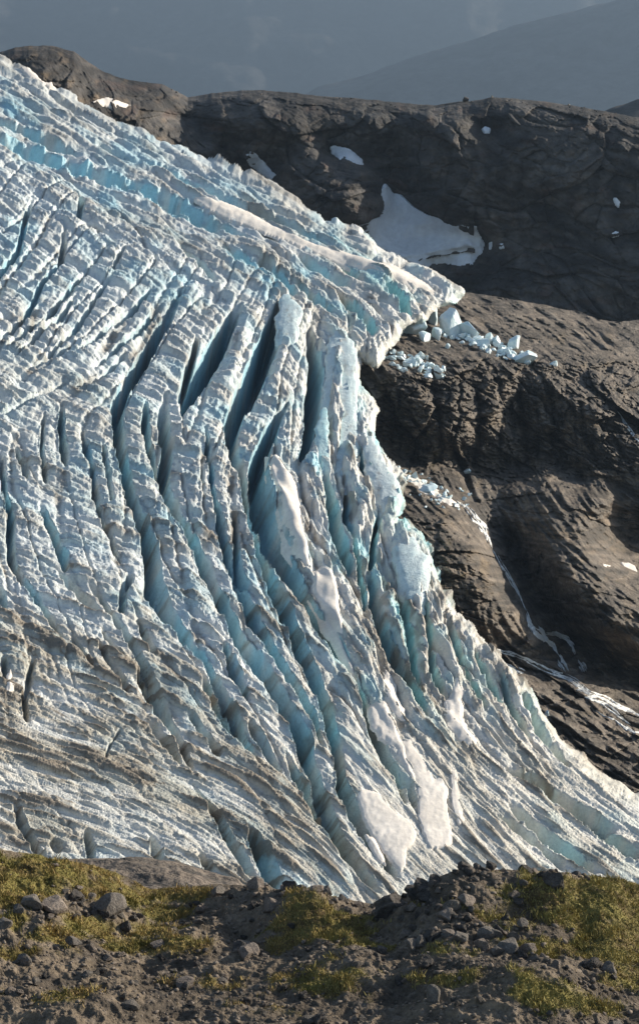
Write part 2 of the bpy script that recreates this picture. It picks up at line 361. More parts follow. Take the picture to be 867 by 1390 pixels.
L_broad = resize(lic(wn(HS, 4, 9), ang2h+wob*.5, 50), SH)            # broad dirt bands
L_crv = resize(lic(wn(HS, 3, 3), ang1h+wob*.35, 60), SH)              # crevasse family
L_crf = resize(lic(wn(HS, 1, 8), ang1h+wob, 16), SH)
ang2 = resize(np.cos(2*ang2h), SH), resize(np.sin(2*ang2h), SH); ang2 = np.arctan2(ang2[1], ang2[0])/2
wobf = resize(wob, SH)
L_band2 = lic(wn(SH, 2, 15), ang2+wobf*.25, 60); L_hair2 = lic(wn(SH, 0, 16), ang2+wobf*.25, 36)
L_fine = lic(wn(SH, 1, 4), ang2+wobf*.8, 22)
L_hair = lic(wn(SH, 0, 6), ang2+wobf*.5, 20)
L_band = lic(wn(SH, 1, 7), ang2+wobf*.3, 45)
ang1 = resize(np.cos(2*ang1h), SH), resize(np.sin(2*ang1h), SH); ang1 = np.arctan2(ang1[1], ang1[0])/2
L_cf = lic(wn(SH, 1, 13), ang1+wobf, 12)
def zone(pts):                                     # soft regional weight
    o = 0; k = 1e-9
    for x, y, v in pts:
        w = 1/((X-x)**2+(Y-y)**2+900)**1.5; o = o+w*v; k = k+w
    return o/k
z_knob = zone([(50,350,1),(150,350,1),(60,480,.8),(200,480,.8),(60,150,.2),(300,250,.2),(420,300,.25),(150,200,.25),(500,370,.5),(60,650,.8),(160,700,.8),(60,800,.7),(60,900,.3),(60,1050,.05),(250,1050,.05),(150,950,.1),(150,1120,.05),(400,1120,.08),(600,1110,.1),(750,1050,.3),(830,1140,.2),(700,950,.9),(580,850,1.1),(520,700,.9),(430,550,.6),(300,600,.7),(300,850,.6),(420,900,.7),(480,1000,.5),(400,400,.9),(500,440,.9)])
z_ser = zone([(500,640,1),(530,680,1),(520,760,1),(560,790,1),(590,850,1),(620,900,.9),(660,940,.8),(700,980,.6),(540,850,1),(560,920,.9),(480,800,.8),(460,720,.6),(440,840,.4),(400,900,.2),(590,970,.5),(450,560,.5),(370,480,.2),(300,520,.1),(200,500,0),(100,400,0),(100,700,0),(250,800,.05),(100,1000,0),(300,1050,0),(450,1100,0),(600,1100,0),(760,1080,.15),(830,1150,0),(500,1020,.1),(300,200,.05),(450,330,.15),(540,420,.5),(100,150,0),(650,1030,.25)])
z_low = np.clip(zone([(60,880,.7),(60,960,1),(60,1060,1),(150,960,1),(250,1050,1),(150,1120,1),(350,1100,1),(430,1130,.9),(330,1000,.5),(220,900,.4),(60,800,.1),(160,780,.1),(300,850,.1),(300,700,0),(100,600,0),(100,400,0),(200,250,0),(400,500,0),(450,900,.05),(480,1020,.1),(560,1120,.7),(650,1080,.8),(720,1060,.8),(800,1130,.8),(850,1160,.8),(700,980,.2),(600,900,0),(780,1050,.6),(500,300,0)]), 0, 1)
z_fol = zone([(50,350,1.05),(150,480,1.1),(60,150,1.15),(300,250,1.2),(420,310,1.2),(180,200,1.2),(500,370,1.2),(60,700,1.1),(60,900,1.1),(60,1050,1.1),(250,1050,1.1),(400,1120,.9),(560,1110,.45),(700,1050,1),(830,1140,.8),(700,950,.8),(580,850,.6),(450,550,.55),(300,600,1.),(300,850,.9),(420,900,.5),(480,1000,.4)])
z_crk = zone([(50,350,1),(150,430,1),(60,520,.6),(60,680,.7),(160,720,.6),(60,850,.5),(60,1000,.12),(250,1080,.12),(500,1130,.2),(700,1070,.25),(830,1140,.3),(600,850,.8),(450,550,.35),(300,620,.95),(250,700,.9),(450,700,1),(400,820,.9),(300,250,.35),(450,340,.5),(80,140,.35),(200,190,.3),(300,850,.8),(420,900,.8),(250,560,.6)])
z_dirt = zone([(50,350,.25),(150,430,.22),(60,520,.4),(60,600,.35),(60,700,.35),(60,800,.45),(200,600,.3),(60,880,1.45),(60,1000,1.45),(250,1050,1.4),(150,950,1.45),(150,1130,.8),(400,1100,1.1),(560,1110,.5),(680,1040,1.1),(700,1130,.8),(830,1120,.6),(700,960,.6),(580,880,.6),(540,760,.3),(450,550,.2),(300,620,.3),(250,480,.25),(300,250,.4),(450,360,.35),(80,160,.35),(200,200,.35),(300,880,.6),(420,900,.55),(480,1000,.3),(560,690,.3)])
z_blue = zone([(50,350,.7),(120,430,.55),(200,250,.85),(60,180,.8),(150,140,.7),(350,290,.6),(500,400,.9),(60,520,.15),(60,620,.5),(60,720,.55),(180,680,.5),(60,1000,.0),(250,1080,.15),(400,1000,.5),(460,560,1.1),(450,680,.9),(560,820,1.25),(520,720,1.2),(620,910,1.0),(560,1000,.3),(600,1110,0),(650,1050,0),(700,1060,.05),(740,1130,.35),(720,1100,.15),(830,1120,.4),(820,1070,.15),(700,960,.45),(640,1000,.15),(300,560,.7),(240,500,.7),(300,850,.6),(400,920,.6),(380,380,.8),(360,1180,.5)])
wx = fbm(p2(X, Y), 1/22, 3, seed=21)*5; wy = fbm(p2(X, Y), 1/22, 3, seed=22)*5
XW, YW = X+wx, Y+wy
depth = np.zeros(SH); shoulder = np.zeros(SH); wallm = np.zeros(SH)
Xg, Yg = X, Y
for pts, dp in CREV:
    wmax = max(p[2] for p in pts); reach = wmax*3+24
    # warp through the lookup of displaced coordinates
    D, W, T, SG, tot = seg_dist(X, Y, pts, reach)
    D = np.where(D < 1e8, np.abs(D*SG + .55*wx + L_rib*.5), 1e9)
    taper = smooth(0, .13, T)*smooth(0, .13, 1-T)*.9+.1
    dp *= 1.5 if dp >= 24 else 1.15; W = W*1.14
    d = dp*taper*(1-np.clip(D/np.maximum(W*1.04, 1), 0, 1)**1.45)
    depth = np.maximum(depth, d)
    shoulder = np.maximum(shoulder, .09*dp*taper*np.exp(-np.maximum(D-W, 0)/(W*1.0+3)))
    wallm = np.maximum(wallm, taper*smooth(1.3, .9, D/np.maximum(W, 1))*min(1, dp/40))
up = np.zeros(SH)
for pts, hh in RIDGE:
    D, W, T, SG, tot = seg_dist(X, Y, pts, 60)
    up = np.maximum(up, hh*np.exp(-(np.minimum(D, 200)/W)**2)*smooth(0, .1, T)*smooth(0, .1, 1-T))
lump = fbm(p2(X, Y), 1/16, 3, seed=31)
lumpb = np.abs(resize(lic(wn(HS, 3, 12), ang2h+wob*1.5, 9), SH))*.5
L_wall = resize(lic(wn(HS, 1, 14), np.full(HS, math.radians(84))+wob, 12), SH)
floorn = np.abs(fbm(p2(X, Y), 1/14, 3, seed=35))
bill = lambda n: np.minimum(np.abs(n), 1.6)
h = (-depth - shoulder + up
     + z_fol*(2.3*bill(L_rib)+1.3*L_long+1.8*bill(L_fine)+.5*L_hair+1.6*L_band)
     + z_knob*(.7*lump + 0.5*np.minimum(lumpb, .7)+.35*bill(L_cf)+1.2*bill(L_hair)*bill(L_rib))
     + z_ser*(5.5*np.minimum(bill(L_crv), 1.2)+3.5*bill(L_crf)+3*lump+2.0*bill(L_cf)+5*floorn)
     + wallm*(3.0*L_wall+12*floorn+1.5*L_rib)
     + z_crk*(6.5*np.minimum(bill(L_crv)*2.6, 1.0) + 1.1*np.minimum(bill(L_crf), 1)))
h = h - z_low*z_fol*(2.5*bill(L_rib)*.8+2.1*bill(L_fine)*.7) + z_low*(2.0*bill(L_band)+.5*L_band2+.9*bill(L_hair2)+.7*L_broad)
h -= np.mean(h[(depth < 1)])
h_m = h*PM
edge = signed(X, Y, jag(ICE_EDGE, .9, 5, 13), 60) + lump*3 + 7*fbm(p2(X, Y), 1/38, 3, seed=43)*smooth(-20, 6, X-60)
rec = np.where(edge < 12, (1-np.sqrt(np.clip(1-((12-np.clip(edge, -8, 12))/20)**2, 0, 1)))*14, 0)
h_m = np.where(edge < 0, h_m*.6, h_m)
ICE = BASE + NRM*h_m[..., None] + unit(RAY)*rec[..., None]
ICE_H = h_m; ICE_KEEP = edge > -7
# colour of the ice: white bubbly ice with sun warmth painted in, clear blue ice deepened by painted blue shade, grit along the bands and in the cracks
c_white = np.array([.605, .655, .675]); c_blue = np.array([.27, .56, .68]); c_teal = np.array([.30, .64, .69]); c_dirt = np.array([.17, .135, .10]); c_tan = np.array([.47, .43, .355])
blue_ice_shade = smooth(.1, .9, wallm)*1.05*smooth(-2.2, 1.0, L_wall+1.4*lump) + .35*smooth(.5, 1.0, lumpb)+.6*smooth(-.1, .9, fbm(p2(X, Y), 1/60, 3, seed=41)+.35*L_rib+.2*L_broad)  # clear blue ice in walls and patches, plus shadow blue put into the colour
bl = np.clip(blue_ice_shade*z_blue*1.05, 0, .78)
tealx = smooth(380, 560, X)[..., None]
zw = zone([(50,300,0),(200,400,.1),(300,250,0),(100,700,.1),(100,1000,.6),(350,1100,.6),(300,750,.1),(400,900,.2),(400,600,.5),(500,650,.8),(560,850,.8),(600,1050,1),(750,1080,1),(850,1130,.9),(450,350,.5),(560,410,.7),(420,950,.5)])[..., None]  # cream of warm sunlight painted into the white, mostly lower right
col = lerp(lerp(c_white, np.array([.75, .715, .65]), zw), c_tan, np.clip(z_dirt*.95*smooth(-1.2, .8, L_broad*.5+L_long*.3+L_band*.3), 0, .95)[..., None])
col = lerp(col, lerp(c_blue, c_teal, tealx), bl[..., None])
grit = np.clip(z_dirt*(.55*smooth(.3, 1.7, L_long*.5+L_broad*.3+L_band*.4)+.75*smooth(.5, 1.9, L_band*.9+L_broad*.2)+.5*smooth(.8, 2.0, L_hair*.6+L_fine*.5)+.6*smooth(.3, .02, np.abs(L_fine))*smooth(-.7, .8, L_band+L_broad)) + .65*z_ser*smooth(.25, 1.5, L_cf+.7*L_crf+.5*lump)*(1-.5*wallm), 0, .92)
crackdirt = z_crk*smooth(.22, .03, np.abs(L_crv))*.8*smooth(-.6, .3, lump)
col = lerp(col, c_dirt, np.clip(grit+crackdirt*(1-bl), 0, .85)[..., None])
col = np.clip(col, .02, .9)
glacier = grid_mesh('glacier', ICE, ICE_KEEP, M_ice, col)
tag(glacier, 'broad blue and white glacier slope torn by long curving crevasses', 'glacier')

def surf(P, x, y, gx0, gy0, g):
    return sample(P, (np.asarray(y, float)-gy0)/g, (np.asarray(x, float)-gx0)/g)
ICE_SM = BASE + NRM*(blur(h_m, 5))[..., None]
ICE_TOP = BASE + NRM*(np.maximum(blur(h_m, 3), blur(-shoulder*PM, 6)-.3)+.12)[..., None]

# towers of ice standing out of the glacier: rows (y, left x, right x)
def serac(rows, lean, blue, label=None, seed=0):
    rows = np.array(rows, float); n = int((rows[-1, 0]-rows[0, 0])/1.0); m = 40
    yy = np.linspace(rows[0, 0], rows[-1, 0], n)
    xl = np.interp(yy, rows[:, 0], rows[:, 1]); xr = np.interp(yy, rows[:, 0], rows[:, 2])
    ss = np.arange(n)*1.0
    xl = xl+fbm(p2(ss, ss*0), 1/11, 3, seed=seed)*2.2; xr = np.maximum(xr+fbm(p2(ss, ss*0+9), 1/11, 3, seed=seed+1)*2.2, xl+1.5)
    b = surf(ICE, (xl[-1]+xr[-1])/2, yy[-1]-6, gx[0], gy[0], G); t_ = surf(ICE_SM, (xl[0]+xr[0])/2, yy[0]+4, gx[0], gy[0], G); pm = np.linalg.norm(b)/F; v_ = np.linspace(0, 1, n)
    Y0 = t_[1]+(b[1]-t_[1])*v_-lean*(2.5*np.sin(np.pi*np.minimum(1, v_*1.15+.08))+.8)+4.5*pm*smooth(.72, 1, v_)**1.5*4
    u = np.linspace(0, 2*math.pi, m+1); cx = (xl+xr)/2; hw = (xr-xl)/2
    sq = lambda v: np.sign(v)*np.abs(v)**.75
    px = cx[:, None]+hw[:, None]*sq(np.cos(u))[None]; py = np.broadcast_to(yy[:, None], px.shape)
    R = rays(px, py); Yd = Y0[:, None]-sq(np.sin(u))[None]*hw[:, None]*pm*1.1
    P = R*(Yd/R[..., 1])[..., None]
    out = np.stack([np.cos(u), -np.sin(u), u*0], -1)[None]
    fl = fbm(P*np.array([1, .12, .12]), .42, 4, .55, seed+2, True); f2 = fbm(P*np.array([1, .3, .3]), .5, 3, .6, seed+3)
    P = P+out*((1.1*fl+.5*f2)*np.minimum(1, hw*pm)[:, None])[..., None]
    k = np.clip(.5+.5*fl+.4*f2, 0, 1)
    c = lerp(np.array([.70, .715, .71]), np.array([.42, .66, .70]), np.clip(blue*(.1+k), 0, 1)[..., None])
    c = lerp(c, np.array([.22, .18, .14]), (smooth(.1, .6, fbm(P*np.array([1, .2, .2]), .8, 3, .6, seed+5))*.6)[..., None])
    top = np.repeat(P[:1].mean(1, keepdims=True), m+1, 1)
    o = grid_mesh('serac', np.concatenate([top, P], 0), None, M_ice, np.concatenate([c[:1], c], 0), parent=glacier, flip=False)
    if label: o['label'] = label
SERACS = [
 ([(446,458,466),(455,452,471),(470,447,477),(490,444,482),(520,442,481),(550,438,482),(580,440,483),(610,440,485),(650,447,482),(672,452,476)], .9, .45, 'tall pale blue ice pillar beside the dark gap'),
 ([(553,438,441),(570,434,443),(590,430,444),(610,428,445),(636,427,446)], .7, .9, 'thin turquoise ice fin'),
 ([(399,386,390),(408,383,398),(418,381,407),(430,377,408),(445,375,406),(462,376,402),(480,379,396)], .9, .5, 'pointed ice block at the head of the longest crevasses'),
 ([(592,498,503),(612,497,511),(640,498,528),(660,501,540),(680,508,541),(700,514,534),(720,517,528)], .9, .3, 'fluted white ice bulge overhanging the dark rock edge'),
 ([(716,545,549),(726,541,556),(740,537,566),(760,536,577),(785,538,582),(812,544,578),(835,552,572)], .9, .45, 'jagged ice tower at the edge below the fluted bulge'),
]
for i, a in enumerate(SERACS): serac(*a, seed=600+i*10)
def patch(name, poly, fn, lift, label, mat_, cat='snow patch', n=NRM, group='snow patches', rough=.9, rag=1.2, thick=1.5):
    poly = jag(poly, rag, len(poly)*7+int(poly[0][0]), 7)
    xs = [p[0] for p in poly]; ys = [p[1] for p in poly]
    g = max(.7, min(1.3, (max(xs)-min(xs))/24))
    ax = np.arange(min(xs)-3*g, max(xs)+3*g, g); ay = np.arange(min(ys)-3*g, max(ys)+3*g, g)
    x, y = np.meshgrid(ax, ay)
    e = signed(x, y, poly, 14)
    e = e + (2.6*fbm(p2(x, y), 1/11, 4, .6, seed=int(xs[0])+1)-.4)*rag
    Q = fn(x, y)
    pm = (np.linalg.norm(Q, axis=-1)/F)
    bump = fbm(p2(x, y), 1/9, 3, seed=int(xs[0]))*rough
    hh = lift*smooth(-.5, 6, e) + bump*smooth(0, 5, e)
    top = Q + n*((hh)*pm)[..., None]
    bot = Q - n*((thick+1.5)*pm)[..., None]
    keep = e > -.5*g
    V = np.where(keep[..., None], top, bot)
    k2 = keep.copy()
    k2[1:] |= keep[:-1]; k2[:-1] |= keep[1:]; k2[:, 1:] |= k2[:, :-1].copy(); k2[:, :-1] |= k2[:, 1:].copy()
    o = grid_mesh(name, V, k2, mat_)
    return tag(o, label, cat, group)
GI = (gx[0], gy[0], G)
f_ice = lambda x, y: surf(ICE_TOP, x, y, *GI)
on = 'snow patches on the glacier'
patch('snow_patch', [(262,258),(300,270),(340,286),(380,308),(405,319),(441,334),(476,347),(504,355),(530,357),(558,371),(580,386),(592,399),(563,395),(532,384),(502,372),(479,365),(461,356),(431,342),(400,329),(380,322),(340,306),(300,288),(268,269)], f_ice, 3.2, 'long narrow strip of smooth pinkish snow running down the upper glacier', M_snow, group=on, rag=.4)
patch('snow_patch', [(363,612),(376,617),(388,640),(405,661),(407,697),(410,720),(417,742),(419,771),(401,762),(385,740),(386,725),(379,694),(374,669),(363,641)], f_ice, 5.5, 'smooth grey-pink snow slab wedged upright between ice ridges beside the largest crevasse', M_snow, group=on, rag=.3, rough=.4)
patch('snow_patch', [(424,776),(436,770),(449,780),(457,805),(460,836),(469,869),(482,907),(485,922),(477,912),(452,861),(439,848),(432,826),(421,808)], f_ice, 5.5, 'pointed tongue of snow tapering downward between two blue ice ridges', M_snow, group=on, rag=.3, rough=.4)
patch('snow_patch', [(500,958),(507,950),(522,955),(535,977),(545,1000),(560,1035),(567,1066),(559,1058),(545,1030),(528,1005),(512,990),(503,975)], f_ice, 2.6, 'rounded snow wedge with dark left edge above the slanting snow sheet', M_snow, group=on)
patch('snow_patch', [(489,1064),(506,1071),(522,1084),(540,1101),(556,1112),(566,1130),(562,1142),(552,1150),(551,1174),(545,1180),(530,1160),(512,1135),(497,1108),(487,1078)], f_ice, 1.2, 'largest cream snow sheet low on the glacier above the dark moraine mound', M_snow, group=on, rag=1)
patch('snow_patch', [(541,1004),(556,1002),(575,1032),(590,1056),(602,1052),(608,1075),(606,1095),(612,1120),(614,1140),(604,1148),(584,1149),(574,1128),(568,1104),(570,1080),(560,1045)], f_ice, 1.0, 'slanting snow sheet just right of the largest one, running up to a thin point', M_snow, group=on, rag=1)
patch('snow_patch', [(612,1044),(620,1047),(623,1085),(631,1112),(623,1118),(613,1085)], f_ice, .8, 'narrow faint snow sheet beside brown dirty ice low on the glacier', M_snow, group=on, rag=.8)
patch('snow_patch', [(602,970),(605,950),(613,938),(620,922),(626,935),(629,965),(634,990),(648,1004),(645,1013),(630,1008),(611,991)], f_ice, 2.2, 'white snow wedge with pointed top among knobbly dirty ice', M_snow, group=on)
patch('snow_patch', [(524,906),(533,912),(539,938),(551,960),(552,985),(540,975),(522,950),(519,928)], f_ice, 2.2, 'dirty snow pocket with grey top just above the rounded snow wedge', M_snow, group=on)
patch('snow_patch', [(497,1126),(503,1129),(511,1136),(519,1152),(526,1170),(518,1166),(507,1150)], f_ice, 2, 'thin white snow sliver beside the foot of the largest snow sheet', M_snow, group=on)
patch('snow_patch', [(9,913),(16,906),(20,935),(11,942)], f_ice, 2, 'tiny white snow scrap at the left on dirty banded ice', M_snow, group=on)
patch('snow_patch', [(26,92),(38,92),(52,105),(76,117),(70,118),(46,107)], f_ice, 2, 'thin snow strip where the glacier top meets the brown ridge', M_snow, group=on)
# ------------------------------------------------------------------ ice-worn bedrock beside the glacier
CREST = [(430,382),(560,384),(600,389),(630,396),(663,401),(705,408),(752,417),(790,424),(810,434),(840,437),(867,434),(960,430)]
rx = np.arange(440, 960, 1.0); NR = 790; RB = 1190.0
crest = np.interp(rx, [p[0] for p in CREST], [p[1] for p in CREST])
crest = crest + fbm(p2(rx, rx*0), 1/25, 4, seed=50)*3
X = np.broadcast_to(rx[None], (NR, len(rx))).copy(); Y = crest[None]+(RB-crest[None])*np.linspace(0, 1, NR)[:, None]
RR = rays(X, Y)
TR = slope_t(X, Y, 13.0)
CTRL = []
def line(pts, n=10):
    for a, b in zip(pts, pts[1:]):
        L = math.hypot(b[0]-a[0], b[1]-a[1]); k = max(1, int(L/28))
        for i in range(k):
            t = i/k; CTRL.append(tuple(a[j]+(b[j]-a[j])*t for j in range(3)))
    CTRL.append(pts[-1])
line([(440,400,0),(600,385,0),(700,408,0),(800,450,0),(840,468,2),(880,478,0),(960,500,0)])
line([(490,486,9),(530,498,10),(583,502,11),(640,512,12),(690,505,12),(740,518,13),(785,535,13),(825,575,12),(867,612,10),(940,660,8)])
line([(470,560,-5),(512,588,-7),(560,628,-12),(620,622,-13),(680,642,-14),(740,622,-12),(790,648,-8),(840,660,-4)])
line([(540,530,6),(600,545,8)]); line([(586,500,10),(594,560,4),(590,610,-6)]); line([(640,530,6),(648,580,0)]); line([(622,530,9),(620,590,2)]); line([(664,520,10),(672,560,6),(684,600,-4)]); line([(703,520,9),(706,580,-6)]); line([(735,525,12),(745,580,3)]); line([(770,540,11),(778,590,4),(800,640,0)])
line([(540,650,-3),(570,672,0),(610,680,2)]); line([(560,700,6),(600,720,9),(640,745,10),(665,790,9),(700,830,4),(722,868,0)]); line([(580,790,7),(620,830,6),(660,860,2)])
line([(646,690,-5),(690,742,-15),(720,800,-16),(752,850,-14),(800,885,-15),(867,925,-15),(940,960,-14)])
line([(700,670,-4),(740,650,0),(790,680,4),(822,682,4)]); line([(720,700,-2),(760,760,7),(790,810,9),(820,850,7),(867,880,2)]); line([(800,740,4),(830,775,3),(867,800,4),(940,830,4)])
line([(838,700,-10),(850,735,-15),(880,755,-15),(960,760,-12)]); line([(850,690,-4),(960,690,0)])
line([(640,882,-4),(720,900,-6),(780,935,-4),(867,985,-4),(940,1020,-4)]); line([(660,920,-1),(760,985,0),(867,1050,0),(950,1100,0)]); line([(440,700,0),(440,900,0),(440,1150,0),(600,1150,0),(800,1180,0)])
rel = blur(rbf(CTRL, X, Y), 2)*2.2
HR = (SHR := X.shape)
STR = [(650,430,24),(800,480,26),(600,520,30),(560,560,60),(640,600,80),(740,600,75),(820,620,60),(600,720,40),(640,820,75),(700,760,62),(780,760,40),(820,860,45),(700,960,29),(850,1020,29),(760,900,30),(840,730,30)]
ra = ang_field(STR, X, Y, 3.0)
rw = fbm(p2(X, Y), 1/50, 3, seed=51)*.4
R_str = lic(wn(SHR, 2, 61), ra+rw*.6, 40); R_fin = lic(wn(SHR, 1, 62), ra+rw, 16)
RP = RR*(TR)[..., None]
zc = smooth(0, 1, np.exp(-((Y-570)/75)**2)*smooth(480, 560, X)*1.1)             # cliff band
zslab = np.clip(1-zc-.6*np.exp(-(((X-640)/90)**2+((Y-800)/80)**2)), .15, 1)
WV = RP + np.stack([fbm(RP, .03, 2, seed=170), fbm(RP, .03, 2, seed=171), fbm(RP, .03, 2, seed=172)], -1)*9
CL = WV*np.array([1.0, .45, .42]); SL = WV@np.array([[.9, -.4, 0], [.4, .9, 0], [0, 0, 1]])*np.array([.45, 1, 1])
rg = lerp(fbm(SL, .05, 5, .5, 71, True), fbm(CL, .075, 5, .52, 74, True), smooth(.1, .8, zc))
rg2 = lerp(fbm(SL, .20, 4, .55, 72, True), fbm(CL, .26, 4, .55, 78, True), smooth(.1, .8, zc)); fb = fbm(RP, .5, 3, .6, 73)
rough = 1-zslab
rel2 = rel + (1.8+1.0*rough)*rg + (.7+.5*rough)*rg2 + zslab*(.9*R_str+.6*R_fin) + .5*fb
zk = smooth(.1, .8, zc)
def two(A_, B_, sc, sd):
    a_, c_ = facets(A_, sc, sd); b_, d_ = facets(B_, sc, sd+40); return lerp(a_, b_, zk), lerp(c_, d_, zk)
f1, j1 = two(SL, CL, .075, 501); f2, j2 = two(SL*np.array([1, 1, 1.5]), CL, .23, 502); f3, j3 = facets(RP, .55, 503)
broken = np.clip(smooth(.05, .6, zc)+.8*np.exp(-(((X-620)/90)**2+((Y-800)/80)**2))+.5*smooth(-.2, .4, fbm(RP, .02, 3, seed=504)), .22, 1.1)
rel2 = rel2 + broken*(6.5*f1+3.2*f2+1.5*f3) - .7*smooth(.12, .0, j2)*broken - 1.3*smooth(.10, 0, j1)*broken
q = 3.0; ph = .5*perlin(p2(X, Y), 1/60, 77); st = rel2/q + ph; fl = np.floor(st); fr = st-fl
rel3 = lerp(rel2, (fl+smooth(.3, .7, fr)-ph)*q, .35*smooth(0, .5, zc)+.18)
for pts, dp in [([(560,402,2),(630,420,2),(700,440,2),(790,478,2),(880,545,2)], 1.6),([(600,470,1.5),(660,480,2),(740,498,2),(800,530,1.5)], 1.5),([(640,440,1.5),(700,462,2),(770,478,1.5)], 1.3),([(690,425,1.5),(760,446,2),(830,480,2),(880,520,2)], 1.6),
   ([(586,503,2),(591,540,3),(598,580,3),(600,625,2)], 4),([(648,516,2),(652,560,4),(648,600,3),(640,640,2)], 5),([(705,508,2),(704,545,3),(712,590,3),(716,640,2)], 4.5),([(742,522,2),(752,560,3),(748,610,2)], 3),([(786,538,2),(792,580,4),(812,630,3)], 4),([(622,510,1.5),(624,560,2),(614,610,2)], 2.5),([(676,512,1.5),(682,560,2),(676,620,2)], 2.5),([(830,580,2),(845,620,3),(867,650,2)], 3.5),
   ([(616,600,1.5),(628,640,3),(640,672,3),(655,690,2)], 4),([(700,650,2),(740,664,3),(780,700,2)], 2.5),([(560,705,1.5),(610,735,2),(650,790,2)], 1.6),([(720,705,1.5),(760,740,2),(800,800,2)], 2),([(770,690,2),(800,700,3),(840,690,2)], 3),([(700,985,1.5),(780,1010,2),(870,1070,2)], 1.6),([(680,935,1.5),(760,965,2),(840,1010,2)], 1.4),([(760,1010,1.5),(820,1020,2),(880,1050,2)], 1.6),([(800,830,2),(835,850,2),(870,900,2)], 2)]:
    D_, W_, T_, G_, t_ = seg_dist(X, Y, pts, 30)
    D_ = np.where(D_ < 1e8, np.abs(D_*G_+6*fbm(p2(X, Y), 1/18, 3, seed=520)), 1e9)
    rel3 = rel3 - dp*np.exp(-(np.minimum(D_, 90)/np.maximum(W_*1.5, 1))**2)*smooth(0, .12, T_)*smooth(0, .12, 1-T_)
ROCK = RP - unit(RR)*(rel3)[..., None]
rback = np.array([ROCK[0]+unit(RR[0])*b_+np.array([0, 0, z_]) for b_, z_ in ((60, -55), (18, -12), (4, -1.2))])
ROCKX = np.concatenate([rback, ROCK], 0)
c1 = np.array([.155, .138, .122]); c2 = np.array([.075, .068, .064]); c3 = np.array([.21, .165, .12]); c4 = np.array([.12, .105, .04]); c5 = np.array([.25, .235, .215])
n1 = fbm(p2(X, Y), 1/60, 4, seed=81); n2 = fbm(p2(X, Y), 1/20, 4, seed=82); n3 = fbm(p2(X, Y), 1/7, 3, seed=83)
col = lerp(c1, c2, smooth(-.15, .5, n1+.3*R_str*.4)[..., None]*.8)
col = lerp(col, c5, (smooth(.3, 1.8, R_str*.6+R_fin*.5)*.45*zslab)[..., None])
brown = np.exp(-(((X-610)/75)**2+((Y-800)/75)**2)) + .6*np.exp(-(((X-780)/80)**2+((Y-600)/60)**2)) + .5*np.exp(-(((X-800)/70)**2+((Y-720)/80)**2)) + .35
col = lerp(col, c3, np.clip(brown*.7*smooth(-.3, .5, n2), 0, .8)[..., None])
moss = np.clip(smooth(.25, .6, n2+.5*n3)*(np.exp(-(((X-600)/60)**2+((Y-640)/50)**2))*.9+np.exp(-(((X-620)/70)**2+((Y-790)/70)**2))*.8+np.exp(-(((X-690)/110)**2+((Y-580)/50)**2))*.5+np.exp(-(((X-850)/60)**2+((Y-840)/90)**2))*.5), 0, .8)
col = lerp(col, c4, moss[..., None])
gully_dark = np.clip(np.exp(-(seg_dist(X, Y, [(540,580),(560,600),(575,640)], 60)[0].clip(0, 99)/9)**2)+np.exp(-(seg_dist(X, Y, [(655,690),(700,745),(730,800),(760,850),(810,890),(867,930)], 90)[0].clip(0, 99)/16)**2), 0, 1)*.6  # darker along the gully and one short line near the ice
col = lerp(col, np.array([.035, .034, .036]), gully_dark[..., None])
tone = 1+.35*np.sin(f1*9+2*f2)+.3*np.sin(f2*13)
col = col*np.clip(tone, .5, 1.6)[..., None]
streak = smooth(.5, 1.6, lic(wn(SHR, 1, 66), np.full(SHR, math.radians(86))+rw*.5, 30))*zk
col = lerp(col, np.array([.03, .028, .028]), (streak*.7)[..., None])
col = lerp(col, np.array([.24, .19, .13]), (smooth(.15, .5, fbm(p2(X, Y), 1/28, 4, seed=86))*.55)[..., None])
bedrock = grid_mesh('bedrock_slope', ROCKX, None, M_rock, np.clip(np.concatenate([col[:1]]*3+[col], 0)*np.array([.72, .655, .585]), .015, .5))
tag(bedrock, 'dark brown ice-worn bedrock slope and cliffs right of the glacier', 'rock slope', kind='structure')
ROCK_SM = RP - unit(RR)*blur(rel3, 2)[..., None]
def f_rock(x, y, P=None):
    c_ = np.interp(x, rx, crest)
    return sample(ROCK_SM if P is None else P, (np.asarray(y, float)-c_)/(RB-c_)*(NR-1), np.asarray(x, float)-rx[0])

# ------------------------------------------------------------------ the rock wall and ridge behind the glacier
RIM = [(-60,92),(0,71),(20,65),(40,62),(71,62),(101,70),(120,84),(142,98),(172,108),(200,112),(220,114),(255,132),(280,128),(300,125),(345,122),(375,124),(400,126),(440,131),(480,133),(520,137),(560,141),(590,143),(612,139),(640,137),(670,132),(700,134),(740,138),(780,144),(820,151),(867,160),(940,172)]
wxx = np.arange(-60, 940, 1.25); nrow = 300
rimy = np.interp(wxx, [p[0] for p in RIM], [p[1] for p in RIM])
rimy = rimy + fbm(p2(wxx, wxx*0), 1/14, 3, seed=91)*1.6
foot = 470.0
tt = np.linspace(0, 1, nrow)
Yw = rimy[None]+(foot-rimy[None])*tt[:, None]; Xw = np.broadcast_to(wxx[None], Yw.shape).copy()
WR = rays(Xw, Yw)
dy = Yw-rimy[None]
Dw = 770-dy*.17-30*(1-np.exp(-dy/14)) - 60*smooth(330, 0, Xw)
WC = []
CTRL = WC
line([(-40,90,0),(60,70,0),(140,105,0),(255,140,-8),(340,130,0),(440,140,0),(600,150,0),(740,145,0),(867,165,0),(930,175,0)])
line([(250,160,-10),(300,200,-8),(350,235,-6)]); line([(60,95,8),(130,130,8),(220,170,6),(290,205,4)]); line([(300,160,6),(350,165,10),(410,180,6)]); line([(330,215,0),(380,215,-2)])
